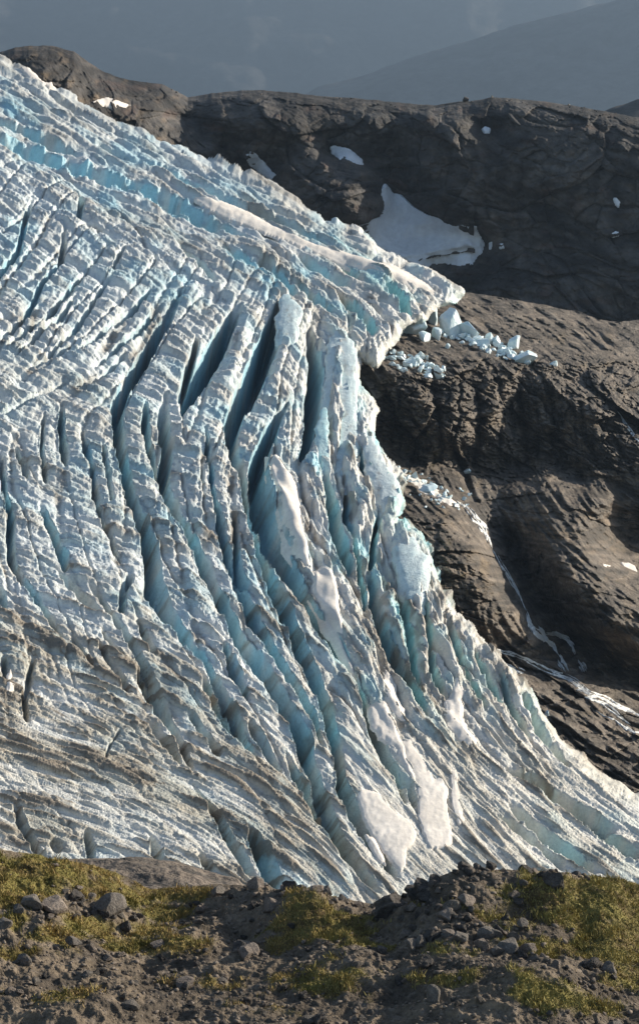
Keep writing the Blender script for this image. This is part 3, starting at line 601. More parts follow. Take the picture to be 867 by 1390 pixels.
line([(395,222,10),(440,222,14),(490,236,13)]); line([(400,300,10),(440,310,14),(490,300,12),(512,280,6)]); line([(448,205,-5),(495,222,-7)]); line([(535,190,-6),(545,230,-12),(530,270,-14),(515,300,-12)]); line([(450,165,4),(500,165,6),(520,180,2)])
line([(580,160,8),(620,170,9),(650,190,4)]); line([(570,230,2),(600,270,2),(660,300,0)]); line([(700,200,2),(760,215,4),(860,215,2)]); line([(700,260,-4),(780,280,0),(860,290,2)]); line([(700,330,-6),(760,350,-2),(860,370,6)]); line([(480,330,-8),(560,330,-12),(650,330,-10)]); line([(560,372,-6),(640,385,0),(760,400,2),(860,440,4),(930,450,4)]); line([(655,175,-6),(668,182,-6)])
line([(-40,460,0),(200,460,0),(450,460,0),(700,460,0),(920,460,0)]); line([(-40,200,0),(100,260,0),(250,330,0)])
wrel = blur(rbf(WC, Xw, Yw), 1)*2.0
WP = WR*(Dw/np.linalg.norm(WR, axis=-1))[..., None]
fade = smooth(0, 14, dy)*.8+.2
wra = ang_field([(100,100,35),(250,160,25),(350,180,22),(440,260,8),(500,180,15),(650,200,8),(800,200,6),(650,300,15),(800,300,14),(800,390,22),(600,350,20)], Xw, Yw, 3)
W_str = lic(wn(Xw.shape, 2, 95), wra*np.ones(Xw.shape)+fbm(p2(Xw, Yw), 1/60, 3, seed=96)*.5, 30)
WV_ = (WP+np.stack([fbm(WP, .02, 2, seed=190), fbm(WP, .02, 2, seed=191), fbm(WP, .02, 2, seed=192)], -1)*16)*np.array([.7, .6, 1.1])
wr2 = wrel + fade*((4.0+3*smooth(330, 150, Xw))*fbm(WV_, .02, 4, .5, 92, True)+2.6*fbm(WV_, .065, 4, .55, 93, True)+.4*W_str+.9*fbm(WP, .25, 3, .6, 94)) 
wf1, wj1 = facets(WV_*np.array([.7, .8, 1]), .035, 511); wf2, wj2 = facets(WV_, .10, 512); wf3, wj3 = facets(WP, .3, 513)
wr2 = wr2 + fade*(6.5*wf1+3.0*wf2+1.2*wf3-1.5*smooth(.1, 0, wj1)-.8*smooth(.1, 0, wj2))
WALL = WP - unit(WR)*wr2[..., None]
# the back of the ridge falls away
back = []
for k, (b, dz) in enumerate([(6, -1.5), (40, -14), (160, -90)]):
    back.append(WALL[0]+unit(WR[0])*b+np.array([0, 0, dz]))
WALLX = np.concatenate([np.array(back[::-1]), WALL], 0)
n1 = fbm(p2(Xw, Yw), 1/70, 4, seed=101); n2 = fbm(p2(Xw, Yw), 1/18, 4, seed=102); n3 = fbm(p2(Xw, Yw*2.2), 1/40, 4, seed=103)
col = lerp(np.array([.125, .112, .102]), np.array([.06, .056, .055]), smooth(-.3, .4, n1+.15*W_str)[..., None])
col = lerp(col, np.array([.20, .15, .105]), (smooth(0, .5, n2)*(.7*smooth(330, 120, Xw)+.35))[..., None])
col = lerp(col, np.array([.13, .075, .055]), (smooth(.1, .5, n3)*.5)[..., None])
col = lerp(col, np.array([.21, .205, .20]), np.clip(np.exp(-(((Xw-500)/45)**2+((Yw-172)/28)**2))*.6*smooth(-.4, .4, n2)+np.exp(-(((Xw-740)/60)**2+((Yw-225)/18)**2))*.3, 0, 1)[..., None])
col = col*np.clip(1+.3*np.sin(wf1*9)+.3*np.sin(wf2*12+wf1*3), .5, 1.5)[..., None]
colX = np.concatenate([col[:1]]*3+[col], 0)
wall = grid_mesh('rock_wall', WALLX, None, M_wall, np.clip(colX*.62, .015, .5))
tag(wall, 'dark rock wall and ridge rising behind the glacier', 'rock ridge', kind='structure')
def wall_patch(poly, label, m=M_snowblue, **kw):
    def f_wall(x, y):
        ry_ = np.interp(x, wxx, rimy)
        return sample(WALL_SM, (y-ry_)/(foot-ry_)*(nrow-1), (x+60)/1.25)
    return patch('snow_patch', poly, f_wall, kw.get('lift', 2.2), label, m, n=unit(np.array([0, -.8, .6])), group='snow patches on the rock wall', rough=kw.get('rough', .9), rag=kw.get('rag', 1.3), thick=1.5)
WALL_SM = WP - unit(WR)*np.maximum(blur(wr2, 5)+.8, blur(wr2, 2)+.3)[..., None]
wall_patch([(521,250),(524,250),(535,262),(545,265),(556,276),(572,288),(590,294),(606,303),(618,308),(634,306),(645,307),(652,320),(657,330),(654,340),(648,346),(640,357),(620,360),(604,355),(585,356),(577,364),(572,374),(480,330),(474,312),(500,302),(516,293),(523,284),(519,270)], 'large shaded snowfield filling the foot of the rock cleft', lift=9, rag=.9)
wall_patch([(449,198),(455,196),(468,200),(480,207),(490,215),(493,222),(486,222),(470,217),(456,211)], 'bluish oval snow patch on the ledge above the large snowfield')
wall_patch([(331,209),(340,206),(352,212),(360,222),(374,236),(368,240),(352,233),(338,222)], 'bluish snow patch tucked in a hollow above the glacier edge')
wall_patch([(126,138),(134,134),(146,132),(158,135),(178,143),(170,145),(152,146),(138,142)], 'sunlit white snow patch on the brown ridge', M_snow, rag=.4)
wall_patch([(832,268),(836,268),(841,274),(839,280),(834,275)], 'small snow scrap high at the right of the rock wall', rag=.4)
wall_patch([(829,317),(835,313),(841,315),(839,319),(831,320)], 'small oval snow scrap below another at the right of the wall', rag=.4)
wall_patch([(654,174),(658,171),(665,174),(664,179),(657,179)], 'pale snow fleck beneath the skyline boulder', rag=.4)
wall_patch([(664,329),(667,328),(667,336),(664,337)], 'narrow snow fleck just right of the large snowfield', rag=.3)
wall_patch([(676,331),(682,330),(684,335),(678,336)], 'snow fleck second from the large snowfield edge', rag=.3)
# ------------------------------------------------------------------ distant mountains, valley floor and the air between
def mountain(name, rim_pts, foot_y, Drim, Dfoot, amp, seed, label):
    x = np.arange(-500, 1400, 7.0); n = 60
    r = np.interp(x, [p[0] for p in rim_pts], [p[1] for p in rim_pts]); r = r+fbm(p2(x, x*0), 1/90, 4, seed=seed)*9
    t = np.linspace(0, 1, n)[:, None]
    yy = r[None]+(foot_y-r[None])*t; xx = np.broadcast_to(x[None], yy.shape)
    R = rays(xx, yy); D = Drim+(Dfoot-Drim)*t
    P = R*D[..., None]
    P = P - unit(R)*(amp*fbm(P, 1/1500, 5, .5, seed+1, True)*np.minimum(1, t*6))[..., None]
    bk = np.array([P[0]+unit(R[0])*1500+np.array([0, 0, -900]), P[0]+unit(R[0])*300+np.array([0, 0, -60])])
    o = grid_mesh(name, np.concatenate([bk, P], 0), None, M_mtn)
    return tag(o, label, 'mountain', kind='structure')
mountain('mountain', [(-500,-95),(200,-80),(600,-90),(1000,-75),(1400,-90)], 270, 15500, 12500, 420, 201, 'vast hazy blue-grey mountainside filling the top of the picture')
mountain('mountain', [(-500,420),(300,205),(433,118),(510,96),(583,68),(650,52),(713,30),(780,14),(850,-4),(1000,-60),(1400,-160)], 270, 9800, 8000, 300, 211, 'hazy grey mountain spur rising to the right behind the rock wall')
def hill():
    x = np.arange(780, 1150, 3.0); n = 40
    r = np.interp(x, [780,815,830,850,867,900,960,1150], [175,153,146,140,134,126,118,120])+fbm(p2(x, x*0), 1/20, 3, seed=221)*1.5
    t = np.linspace(0, 1, n)[:, None]; yy = r[None]+(290-r[None])*t; xx = np.broadcast_to(x[None], yy.shape)
    R = rays(xx, yy); P = R*(1150-260*t)[..., None]
    P = P-unit(R)*(9*fbm(P, 1/60, 4, .5, 223, True))[..., None]
    bk = np.array([P[0]+unit(R[0])*120+np.array([0, 0, -90])])
    o = grid_mesh('hill', np.concatenate([bk, P], 0), None, mat('hill_rock', (.07, .066, .062), rough=.95, var=.4, scales=((.05, 1),), bump=((.1, 1.5),)))
    tag(o, 'dark rounded hill peeping over the far right skyline', 'hill', kind='structure')
hill()
GZ = -235.0
def slab(name, x0, x1, y0, y1, z, m):
    k = 24; xs = np.linspace(x0, x1, k); ys = np.linspace(y1, y0, k)
    x, y = np.meshgrid(xs, ys)
    return grid_mesh(name, np.stack([x, y, np.full(x.shape, z)], -1), None, m)
tag(slab('valley_floor', -9000, 9000, -500, 17500, GZ, M_mtn), 'dark valley floor far below the slopes', 'valley', kind='structure')

# ------------------------------------------------------------------ foreground moraine shoulder
FCREST = [(-70,1148),(0,1153),(20,1156),(56,1161),(63,1166),(101,1176),(137,1191),(178,1202),(203,1211),(240,1206),(290,1200),(327,1202),(360,1211),(420,1221),(461,1225),(512,1230),(534,1224),(552,1213),(578,1198),(600,1189),(615,1182),(660,1180),(702,1181),(740,1183),(772,1186),(816,1196),(867,1209),(940,1222)]
fx = np.arange(-70, 940, 1.3); NF = 250; FB = 1450.0
fcr = np.interp(fx, [p[0] for p in FCREST], [p[1] for p in FCREST])+fbm(p2(fx, fx*0), 1/9, 3, seed=301)*1.8
TF = np.linspace(0, 1, NF)[:, None]
FX = np.broadcast_to(fx[None], (NF, len(fx))).copy(); FY = fcr[None]+(FB-fcr[None])*TF
FR = rays(FX, FY)
FD = 45.5+(61+3*np.sin(FX/140.0)-45.5)*(1-TF)**1.15
FP = FR*FD[..., None]
HILLS = [(420,1262,62,34,.75),(350,1225,30,14,.25),(640,1206,50,16,.10),(752,1216,30,18,.16),(120,1200,80,26,.35),(540,1250,24,16,.3),(600,1218,30,10,.15),(830,1240,60,40,.45),(60,1250,50,24,.25),(150,1245,30,16,.25),(250,1290,50,20,.25),(470,1330,80,30,.4),(700,1350,90,40,.4),(120,1380,90,40,.4),(330,1272,22,16,-.4),(700,1238,40,14,-.35),(560,1228,30,8,-.2),(790,1262,24,30,-.2)]
fh = 0
for x, y, a, b, hh in HILLS: fh = fh+1.5*hh*np.exp(-((FX-x)/a)**2-((FY-y)/b)**2)
cr_f = smooth(0, .06, TF)
fh = fh + cr_f*(.42*fbm(FP, .32, 3, .5, 311)+.27*fbm(FP, .9, 4, .55, 312, True)+.06*fbm(FP, 3.2, 3, .6, 313))
FG = FP + fh[..., None]*np.array([0, -.25, 1.0])
grass_m = np.zeros(FX.shape)
for x, y, a, b, v in [(70,1185,100,24,1.1),(20,1215,60,22,.9),(170,1222,60,14,.8),(120,1266,60,18,.6),(70,1280,30,8,.8),(170,1290,30,8,.8),(20,1262,24,8,.8),(250,1262,16,6,.8),(380,1292,30,8,.7),(660,1245,16,5,.7),(700,1250,12,4,.7),(640,1300,30,6,.7),(500,1296,30,8,.9),(220,1215,50,12,1.0),(410,1285,40,10,.7),(230,1240,30,9,.9),(200,1272,60,18,.45),(250,1296,50,12,.5),(440,1278,62,24,.75),(460,1258,40,10,.3),(610,1240,22,8,.45),(560,1230,14,8,.5),(640,1190,40,5,.4),(815,1232,85,30,1.2),(860,1215,50,16,.8),(830,1285,70,22,.9),(730,1290,60,16,.6),(600,1296,40,10,.4),(30,1296,50,12,.5),(80,1375,60,12,.5),(430,1350,60,14,.7),(250,1340,50,10,.6),(600,1340,60,10,.6),(860,1340,50,16,.7),(760,1370,70,14,.5)]:
    grass_m = np.maximum(grass_m, v*np.exp(-((FX-x)/a/1.2)**2-((FY-y)/b/1.2)**2))
gn = fbm(FP, .6, 4, .55, 321)
grass_m = np.clip(smooth(.26, .60, grass_m*1.15+.85*gn), 0, 1)
n1 = fbm(FP, .5, 4, .5, 331); n2 = fbm(FP, 2.5, 3, .6, 332)
col = lerp(np.array([.18, .14, .10]), np.array([.075, .06, .046]), smooth(-.3, .4, n1)[..., None])
col = lerp(col, np.array([.19, .16, .135]), (smooth(.1, .5, n2)*.6)[..., None])
gcol = lerp(np.array([.16, .135, .04]), np.array([.11, .075, .032]), smooth(-.3, .4, n1+.5*n2)[..., None])
gcol = lerp(gcol, np.array([.15, .13, .035]), (smooth(.05, .5, gn)*smooth(360, 480, FX)*.8)[..., None])
col = lerp(col, gcol, grass_m[..., None])
fb_ = np.array([FG[0]+unit(FR[0])*b_+np.array([0, 0, z_]) for b_, z_ in ((60, -60), (20, -16), (5, -3.2), (1.4, -.5))])
moraine = grid_mesh('moraine_ground', np.concatenate([fb_, FG], 0), None, M_soil, np.concatenate([col[:1]]*4+[col], 0))
tag(moraine, 'stony moraine shoulder with mossy grass in the foreground', 'ground', kind='structure')
def f_fg(x, y, P=None):
    c_ = np.interp(x, fx, fcr)
    return sample(FG if P is None else P, (np.asarray(y, float)-c_)/(FB-c_)*(NF-1), (np.asarray(x, float)-fx[0])/1.3)
# smooth bedrock ledge between the grass and the ice
LE = [(70,1166),(84,1166),(120,1165),(152,1165),(200,1166),(240,1169),(276,1180),(300,1187),(322,1193),(329,1200),(345,1208)]
lx = np.arange(70, 346, 1.2); lc = np.interp(lx, [p[0] for p in LE], [p[1] for p in LE])+fbm(p2(lx, lx*0), 1/14, 3, seed=341)*1.2
nl = 50; lt = np.linspace(0, 1, nl)[:, None]; LX = np.broadcast_to(lx[None], (nl, len(lx))); LY = lc[None]+64*lt
LR = rays(LX, LY); LP = LR*(78-11*lt**.8)[..., None]
LP = LP+np.array([0, -.3, 1.0])*((.5*fbm(LP*np.array([.5, 1, 1]), .25, 4, .5, 343, True)+.12*fbm(LP, 1.2, 3, .5, 344))*smooth(0, .15, lt))[..., None]
lb = np.array([LP[0]+unit(LR[0])*b_+np.array([0, 0, z_]) for b_, z_ in ((25, -30), (4, -2.5), (.8, -.3))])
LA = np.concatenate([lb, LP], 0)
n1 = fbm(LA*np.array([.3, 1, 1]), .8, 4, .5, 345)
o = grid_mesh('rock_ledge', LA, None, M_rock, lerp(np.array([.15, .12, .095]), np.array([.07, .06, .052]), smooth(-.2, .4, n1)[..., None]))
tag(o, 'smooth brown bedrock ledge between the grassy shoulder and the ice', 'rock ledge')

# ------------------------------------------------------------------ stones
def rock_bm(seed, sub=4, cuts=14, nz=.10, flat=.75, deep=(.45, .8)):
    r = np.random.default_rng(seed)
    bm = bmesh.new(); bmesh.ops.create_icosphere(bm, subdivisions=sub, radius=1.0)
    V = np.array([v.co[:] for v in bm.verts])
    for k in range(cuts):
        n = unit(r.normal(size=3)); d = r.uniform(*deep)
        ex = np.maximum(0, V@n-d); V = V-ex[:, None]*n*r.uniform(.85, 1.0)
    V = V*(1+nz*fbm(V, 1.6, 4, .5, seed)[:, None]+.35*nz*fbm(V, 5, 3, .5, seed+3)[:, None])
    V = V*np.array([1, r.uniform(.7, .95), flat*r.uniform(.8, 1.1)])
    for v, c in zip(bm.verts, V): v.co = c
    return bm
def rock_me(name, seed, m, **kw):
    bm = rock_bm(seed, **kw); me = bpy.data.meshes.new(name); bm.to_mesh(me); bm.free()
    me.materials.append(m); return me
PROTO = [rock_me('boulder', 400+i, (M_stone, M_stone2, M_lava, M_stone)[i % 4], nz=(.09 if i % 4 != 2 else .3)) for i in range(10)]
def place(name, me, p, size, rz=None, tilt=.25, sc=(1, 1, 1)):
    o = bpy.data.objects.new(name, me); COL.objects.link(o)
    o.location = p; o.rotation_euler = (random.uniform(-tilt, tilt), random.uniform(-tilt, tilt), random.uniform(0, 6.28) if rz is None else rz)
    o.scale = (size*sc[0], size*sc[1], size*sc[2]); return o
BIG = [ # x, y of the foot, width px, proto, label
 (74,1256,34,1,'largest brown boulder among grass at the lower left'),(46,1250,30,0,'dark grey boulder just left of the large brown one'),(152,1254,36,3,'broad grey boulder with rounded top right of the large brown one'),
 (122,1232,15,7,'pale rounded stone in grass above the broad grey boulder'),(108,1224,13,1,'small brown stone touching the pale rounded stone in grass'),(76,1194,10,5,'lone reddish stone half sunk in the grassy slope'),
 (101,1297,20,8,'pointed grey boulder at the lower left near moss'),(6,1270,22,4,'grey boulder cut by the left edge among grass'),(342,1300,30,5,'big pale brown boulder below the dark mound'),(215,1296,20,1,'tan boulder left of the dark mound foot'),
 (529,1258,40,2,'large dark jagged lava boulder right of the central moss'),(550,1277,16,1,'square tan stone below the dark jagged boulder'),(572,1214,24,6,'dark lava boulder at the left end of the moraine crest'),(561,1222,18,2,'black boulder leaning left of the crest boulders'),
 (590,1202,20,6,'dark boulder high on the left crest against the ice'),(577,1228,20,2,'knobbly black boulder under the crest boulders'),(613,1246,20,3,'upright grey boulder near the middle of the stony hollow'),(606,1254,24,9,'wide grey stone below the upright grey boulder'),
 (662,1274,24,0,'round grey boulder amid gravel right of centre'),(690,1294,30,4,'flat-topped dark boulder in the lower stony patch'),(674,1297,18,7,'pale rounded cobble left of the flat-topped dark boulder'),(717,1297,22,9,'dark stone right of the flat-topped boulder'),
 (697,1278,14,3,'small upright stone behind the flat-topped boulder'),(708,1262,18,8,'low stone by the dark sandy hollow'),(751,1218,28,2,'biggest knobbly dark outcrop boulder left of the yellow moss'),(628,1184,22,6,'black boulder on the moraine skyline near its highest point'),
 (665,1184,18,2,'black skyline boulder right of the highest point'),(606,1278,20,5,'brown cobble low in the stony hollow'),(655,1290,20,9,'grey cobble left of the round grey boulder foot'),(712,1190,16,6,'dark stone on the crest above the knobbly outcrop'),
 (395,1232,20,2,'dark boulder on top of the shaded mound'),(440,1240,22,8,'grey boulder on the sunlit right flank of the mound'),(470,1262,14,3,'grey stone at the edge of the central moss'),(560,1300,22,0,'grey boulder below the square tan stone')]
for x, y, w, k, lab in BIG:
    p = f_fg(x, y); d = np.linalg.norm(p); s = 1.2*w*d/F/1.75
    tag(place('boulder', PROTO[k], p+np.array([0, .2*s, .30*s]), s, sc=(1, .9, 1.0)), lab, 'boulder', 'boulders on the moraine')
nst = 0; tries = 0
STONE_W = lambda x, y: float(f_fg(x, y, grass_m[..., None])[0])
while nst < 270 and tries < 4000:
    tries += 1
    x = random.uniform(-15, 885); y = random.uniform(0, 1)
    if random.random() < .55:
        qx, qy, qs = random.choice([(560,1208,16),(620,1188,22),(540,1250,16),(665,1270,26),(610,1248,18),(60,1250,26),(150,1248,18),(400,1240,30),(440,1245,30),(720,1200,26),(700,1285,22),(110,1228,10),(340,1290,20),(590,1280,20)])
        x = random.gauss(qx, qs); y = (random.gauss(qy, qs*.4)-float(np.interp(x, fx, fcr)))/(1395-float(np.interp(x, fx, fcr)))
        if not 0 < y < 1: continue
    c_ = float(np.interp(x, fx, fcr)); y = c_+2+(1395-c_)*y
    g_ = STONE_W(x, y)
    if random.random() < g_*.93: continue
    p = f_fg(x, y); d = np.linalg.norm(p)
    w = min(26, 5.5+4.2*random.paretovariate(1.8)); s = w*d/F/1.75
    k = random.choice([0, 1, 2, 2, 3, 4, 5, 6, 7, 8, 9])
    tag(place('stone', PROTO[k], p+np.array([0, 0, .25*s]), s, tilt=.5), 'small grey-brown stone lying loose on the moraine', 'stone', 'loose stones scattered on the moraine'); nst += 1
M_grav = mat('gravel_stone', (.15, .122, .098), rough=.9, var=.5, scales=((.9, 1), (4, 1)), bump=((9, .03),), spec=.2)
# gravel: one heap of tiny stones
ico = bmesh.new(); bmesh.ops.create_icosphere(ico, subdivisions=1, radius=1); IV = np.array([v.co[:] for v in ico.verts]); IF = np.array([[v.index for v in f.verts] for f in ico.faces]); ico.free()
def heap(name, pts, sizes, m, seed, label):
    r = np.random.default_rng(seed); n = len(pts)
    V = IV[None]*(1+r.normal(size=(n, len(IV), 1))*.26)*np.stack([r.uniform(.8, 1.3, n), r.uniform(.7, 1.1, n), r.uniform(.45, .9, n)], -1)[:, None]
    a = r.uniform(0, 6.28, n); ca, sa = np.cos(a)[:, None], np.sin(a)[:, None]
    V = np.stack([V[..., 0]*ca-V[..., 1]*sa, V[..., 0]*sa+V[..., 1]*ca, V[..., 2]], -1)*sizes[:, None, None]+pts[:, None]
    Fc = IF[None]+(np.arange(n)*len(IV))[:, None, None]
    me = bpy.data.meshes.new(name); V = V.reshape(-1, 3); Fc = Fc.reshape(-1, 3)
    me.vertices.add(len(V)); me.vertices.foreach_set('co', V.astype(np.float32).reshape(-1))
    me.loops.add(Fc.size); me.loops.foreach_set('vertex_index', Fc.astype(np.int32).reshape(-1))
    me.polygons.add(len(Fc)); me.polygons.foreach_set('loop_start', np.arange(0, Fc.size, 3, dtype=np.int32)); me.polygons.foreach_set('loop_total', np.full(len(Fc), 3, np.int32))
    me.update(calc_edges=True); me.materials.append(m)
    o = bpy.data.objects.new(name, me); COL.objects.link(o)
    return tag(o, label, 'gravel', kind='stuff')
r = np.random.default_rng(77)
gx_ = r.uniform(-30, 900, 7000); gc = np.interp(gx_, fx, fcr); gy_ = gc+1+(1400-gc)*r.uniform(0, 1, 7000)
gk = r.uniform(0, 1, 7000) > f_fg(gx_, gy_, grass_m[..., None])[:, 0]*.9+.15*np.sin(gx_/37)*np.sin(gy_/23)
gp = f_fg(gx_[gk], gy_[gk]); gs = (.7+.9*r.pareto(2.2, gk.sum()).clip(0, 4))*np.linalg.norm(gp, axis=-1)/F
heap('gravel', gp+np.array([0, 0, .3])*gs[:, None], gs, M_grav, 78, 'grey gravel and small stones covering the moraine')
# grass: short blades in tufts
def blades():
    n = 110000; r = np.random.default_rng(81)
    tx = r.uniform(-40, 910, n); tc = np.interp(tx, fx, fcr); ty = tc+1+(1410-tc)*r.uniform(0, 1, n)**1.0
    tm = f_fg(tx, ty, grass_m[..., None])[:, 0]; k = r.uniform(0, 1, n) < tm
    P = f_fg(tx[k], ty[k]); tx = tx[k]; n = len(P)
    tuft = fbm(P, 1.4, 2, .5, 82)
    L = (.05+.15*smooth(-.1, .5, tuft))*r.uniform(.6, 1.5, n); a = r.uniform(0, 6.28, n); wd = r.uniform(.010, .022, n)
    lean = r.uniform(.2, .9, n); b = r.uniform(0, 6.28, n)
    side = np.stack([np.cos(a), np.sin(a), a*0], -1)*wd[:, None]
    tip = np.stack([np.cos(b)*lean*L+.05*L, np.sin(b)*lean*L, L], -1)
    V = np.stack([P-side, P+side, P+tip*.6+side*.7+np.array([0, 0, .12])*L[:, None], P+tip], 1).reshape(-1, 3)
    i = np.arange(n)*4
    Fc = np.concatenate([np.stack([i, i+1, i+2], -1), np.stack([i, i+2, i+3], -1)])
    me = bpy.data.meshes.new('grass'); me.vertices.add(len(V)); me.vertices.foreach_set('co', V.astype(np.float32).reshape(-1))
    me.loops.add(Fc.size); me.loops.foreach_set('vertex_index', Fc.astype(np.int32).reshape(-1))
    me.polygons.add(len(Fc)); me.polygons.foreach_set('loop_start', np.arange(0, Fc.size, 3, dtype=np.int32)); me.polygons.foreach_set('loop_total', np.full(len(Fc), 3, np.int32))
    me.update(calc_edges=True)
    c = lerp(np.array([.30, .24, .07]), np.array([.36, .25, .11]), r.uniform(0, 1, n)[:, None]); c = lerp(c, np.array([.13, .12, .03]), smooth(-.1, .4, fbm(P, .7, 3, .5, 84))[:, None])
    c = lerp(c, np.array([.29, .25, .085]), (smooth(380, 500, tx)*.7)[:, None])
    c = np.repeat(c, 4, 0); at = me.attributes.new('albedo', 'FLOAT_COLOR', 'POINT'); at.data.foreach_set('color', np.concatenate([c, np.ones((len(c), 1))], 1).astype(np.float32).reshape(-1))
    me.materials.append(M_grass); o = bpy.data.objects.new('grass', me); COL.objects.link(o)
    tag(o, 'short yellow-green grass and moss growing on the moraine', 'grass', kind='stuff')
blades()

# ------------------------------------------------------------------ fallen ice on the rock
IB = [rock_me('ice_block', 500+i, M_block, cuts=13, nz=.10, flat=1.0, deep=(.28, .72)) for i in range(9)]
rr0 = random.Random(3)
def ice_at(x, y, w, hgt, k, lab, grp='fallen ice blocks on the bedrock', rz=None):
    p = f_rock(x, y); d = np.linalg.norm(p); s = w*d/F/1.45
    k = rr0.randrange(9)
    o = place('ice_block', IB[k], p+np.array([0, 0, .30*s*hgt/w]), s, rz=rz, tilt=.5, sc=(1, .9, hgt/w)); return tag(o, lab, 'ice block', grp)
for a in [(588,440,28,32,0,'rounded ice block nearest the glacier front, in the blue gap'),(614,453,36,50,1,'tallest pale blue fallen ice block on the dark slab'),(637,458,28,38,2,'upright ice block leaning right of the tallest one'),
 (648,464,18,16,3,'small ice block right of the leaning upright one'),(655,470,22,18,4,'broken ice block at the middle of the row'),(664,466,16,20,5,'narrow ice block behind the middle of the row'),(673,470,18,20,6,'ice block right of the middle of the row'),
 (695,472,32,22,0,'large rounded white ice block near the right of the row'),(688,482,20,14,2,'low ice block in front of the large rounded one'),(716,490,48,20,4,'long flat white ice slab near the lower end of the row'),(752,497,14,8,5,'last small ice block by itself at the right end'),
 (560,453,30,30,6,'crumbling white ice block under the glacier lip'),(577,462,22,20,3,'ice lump below the crumbling block'),(590,458,18,20,1,'pale ice lump right of the crumbling block'),(606,472,8,9,2,'single tiny ice block alone on the slab'),
 (593,508,16,18,0,'rounded ice block at the lower edge of the ice rubble'),(581,513,14,12,5,'ice block left of the rubble edge block'),(582,668,30,20,3,'blue-white ice block in the debris at the cliff foot'),(634,643,14,8,2,'small white ice scrap at the foot of the dark cliff'),(742,970,10,9,1,'small white ice lump lying on the lower slab')]:
    ice_at(*a)
rr = random.Random(5)
for i in range(60):                                   # rubble below the lip
    t = rr.random(); x = 528+t*72+rr.gauss(0, 4); y = 484+t*20+rr.gauss(0, 6)
    w = 4+3*rr.paretovariate(2.2); w = min(w, 14)
    ice_at(x, y, w, w*rr.uniform(.6, 1.1), rr.randrange(7), 'small fragment of white ice rubble below the glacier lip', 'ice rubble below the glacier lip')
for i in range(75):
    x = 596+rr.random()*120; y = 448+(x-596)*.36+rr.gauss(0, 5); w = min(13, 4+3*rr.paretovariate(2.0))
    ice_at(x, y, w, w*rr.uniform(.6, 1.1), rr.randrange(7), 'small ice chunk packed among the larger fallen blocks', 'ice chunks among the fallen blocks')
for i in range(60):
    t = rr.random(); x = 545+t*85+rr.gauss(0, 8); y = 646+t*42+rr.gauss(0, 8); w = min(12, 3+2.5*rr.paretovariate(2.2))
    ice_at(x, y, w, w*rr.uniform(.5, 1.0), rr.randrange(7), 'small ice fragment in the debris at the cliff foot', 'ice debris at the cliff foot')

# ------------------------------------------------------------------ meltwater
def water(name, pts, label, cat, lift=.25, seed=1, edge_=.25):
    """a ribbon of foam lying on the rock; pts = (x, y, half width px)"""
    r = np.random.default_rng(seed); Ps = []; ks = []; m = 5; u = np.linspace(-1, 1, m)
    for st_ in range(8):
        P = []
        for a, b in zip(pts, pts[1:]):
            L = math.hypot(b[0]-a[0], b[1]-a[1]); k = max(2, int(L/1.2))
            for i in range(k): P.append([a[j]+(b[j]-a[j])*i/k for j in range(3)])
        P = np.array(P); n = len(P); s = np.arange(n)*1.0
        if st_:
            i0 = int(r.uniform(0, .6)*n); i1 = min(n, i0+max(8, int(r.uniform(.2, .7)*n))); P = P[i0:i1]; s = s[i0:i1]; n = len(P)
        wig = fbm(p2(s, s*0+st_*3.1), 1/16, 3, seed=seed)*2.0 + (fbm(p2(s, s*0+st_*7.7), 1/40, 2, seed=seed+5)*4.0+r.uniform(-1, 1))*(P[:, 2]*.5+.8)*(st_ > 0)
        tg = unit(np.gradient(P[:, :2], axis=0)); nr = np.stack([-tg[:, 1], tg[:, 0]], -1)
        P[:, :2] += nr*wig[:, None]
        e = np.minimum(1, np.minimum(np.arange(n), np.arange(n)[::-1])/6+.15)
        w = P[:, 2]*(.42 if st_ == 0 else .34)*np.clip(1+2.0*fbm(p2(s, s*0+st_), 1/5, 3, seed=seed+1), .12, 2)*e
        x = P[:, None, 0]+nr[:, None, 0]*w[:, None]*u; y = P[:, None, 1]+nr[:, None, 1]*w[:, None]*u
        Q = f_rock(x, y); view = -unit(Q); out = unit(view+np.array([0, 0, .7]))
        hgt = lift*(1-u**2*1.6)[None]*(1+1.2*fbm(p2(x, y), 1/3, 3, seed=seed+2))
        Ps.append(Q+out*hgt[..., None]+view*(.06+.03*st_)); Ps.append(Ps[-1][-1:]); ks += [np.ones((n, m), bool), np.zeros((1, m), bool)]
    o = grid_mesh(name, np.concatenate(Ps, 0), np.concatenate(ks, 0), M_foam)
    return tag(o, label, cat, kind='structure')
water('waterfall', [(618,680,1.5),(634,690,2),(644,703,3),(654,716,3.5),(663,732,4),(668,746,3)], 'upper white waterfall sliding down the dark bulge', 'waterfall', .5, 1)
water('waterfall', [(668,746,1.5),(680,768,1.2),(694,790,1),(706,812,1),(714,830,1.6)], 'thin white thread of water joining the two waterfalls', 'waterfall', .3, 11)
water('waterfall', [(714,828,2),(720,846,3.5),(727,858,4.5),(738,868,4.5),(750,878,4),(757,890,3)], 'main white waterfall spreading at the gully foot', 'waterfall', .6, 21)
water('waterfall', [(740,862,2),(754,860,2),(768,866,2.5),(776,876,3),(780,890,3)], 'white cascade curling right over the boulder step', 'waterfall', .5, 31)
water('waterfall', [(757,888,4),(766,900,5),(772,912,4)], 'short foaming fall into the dark pool', 'waterfall', .5, 41)
water('waterfall', [(784,896,3),(790,905,4),(793,914,2.5)], 'small separate waterfall at the right of the pool', 'waterfall', .5, 51)
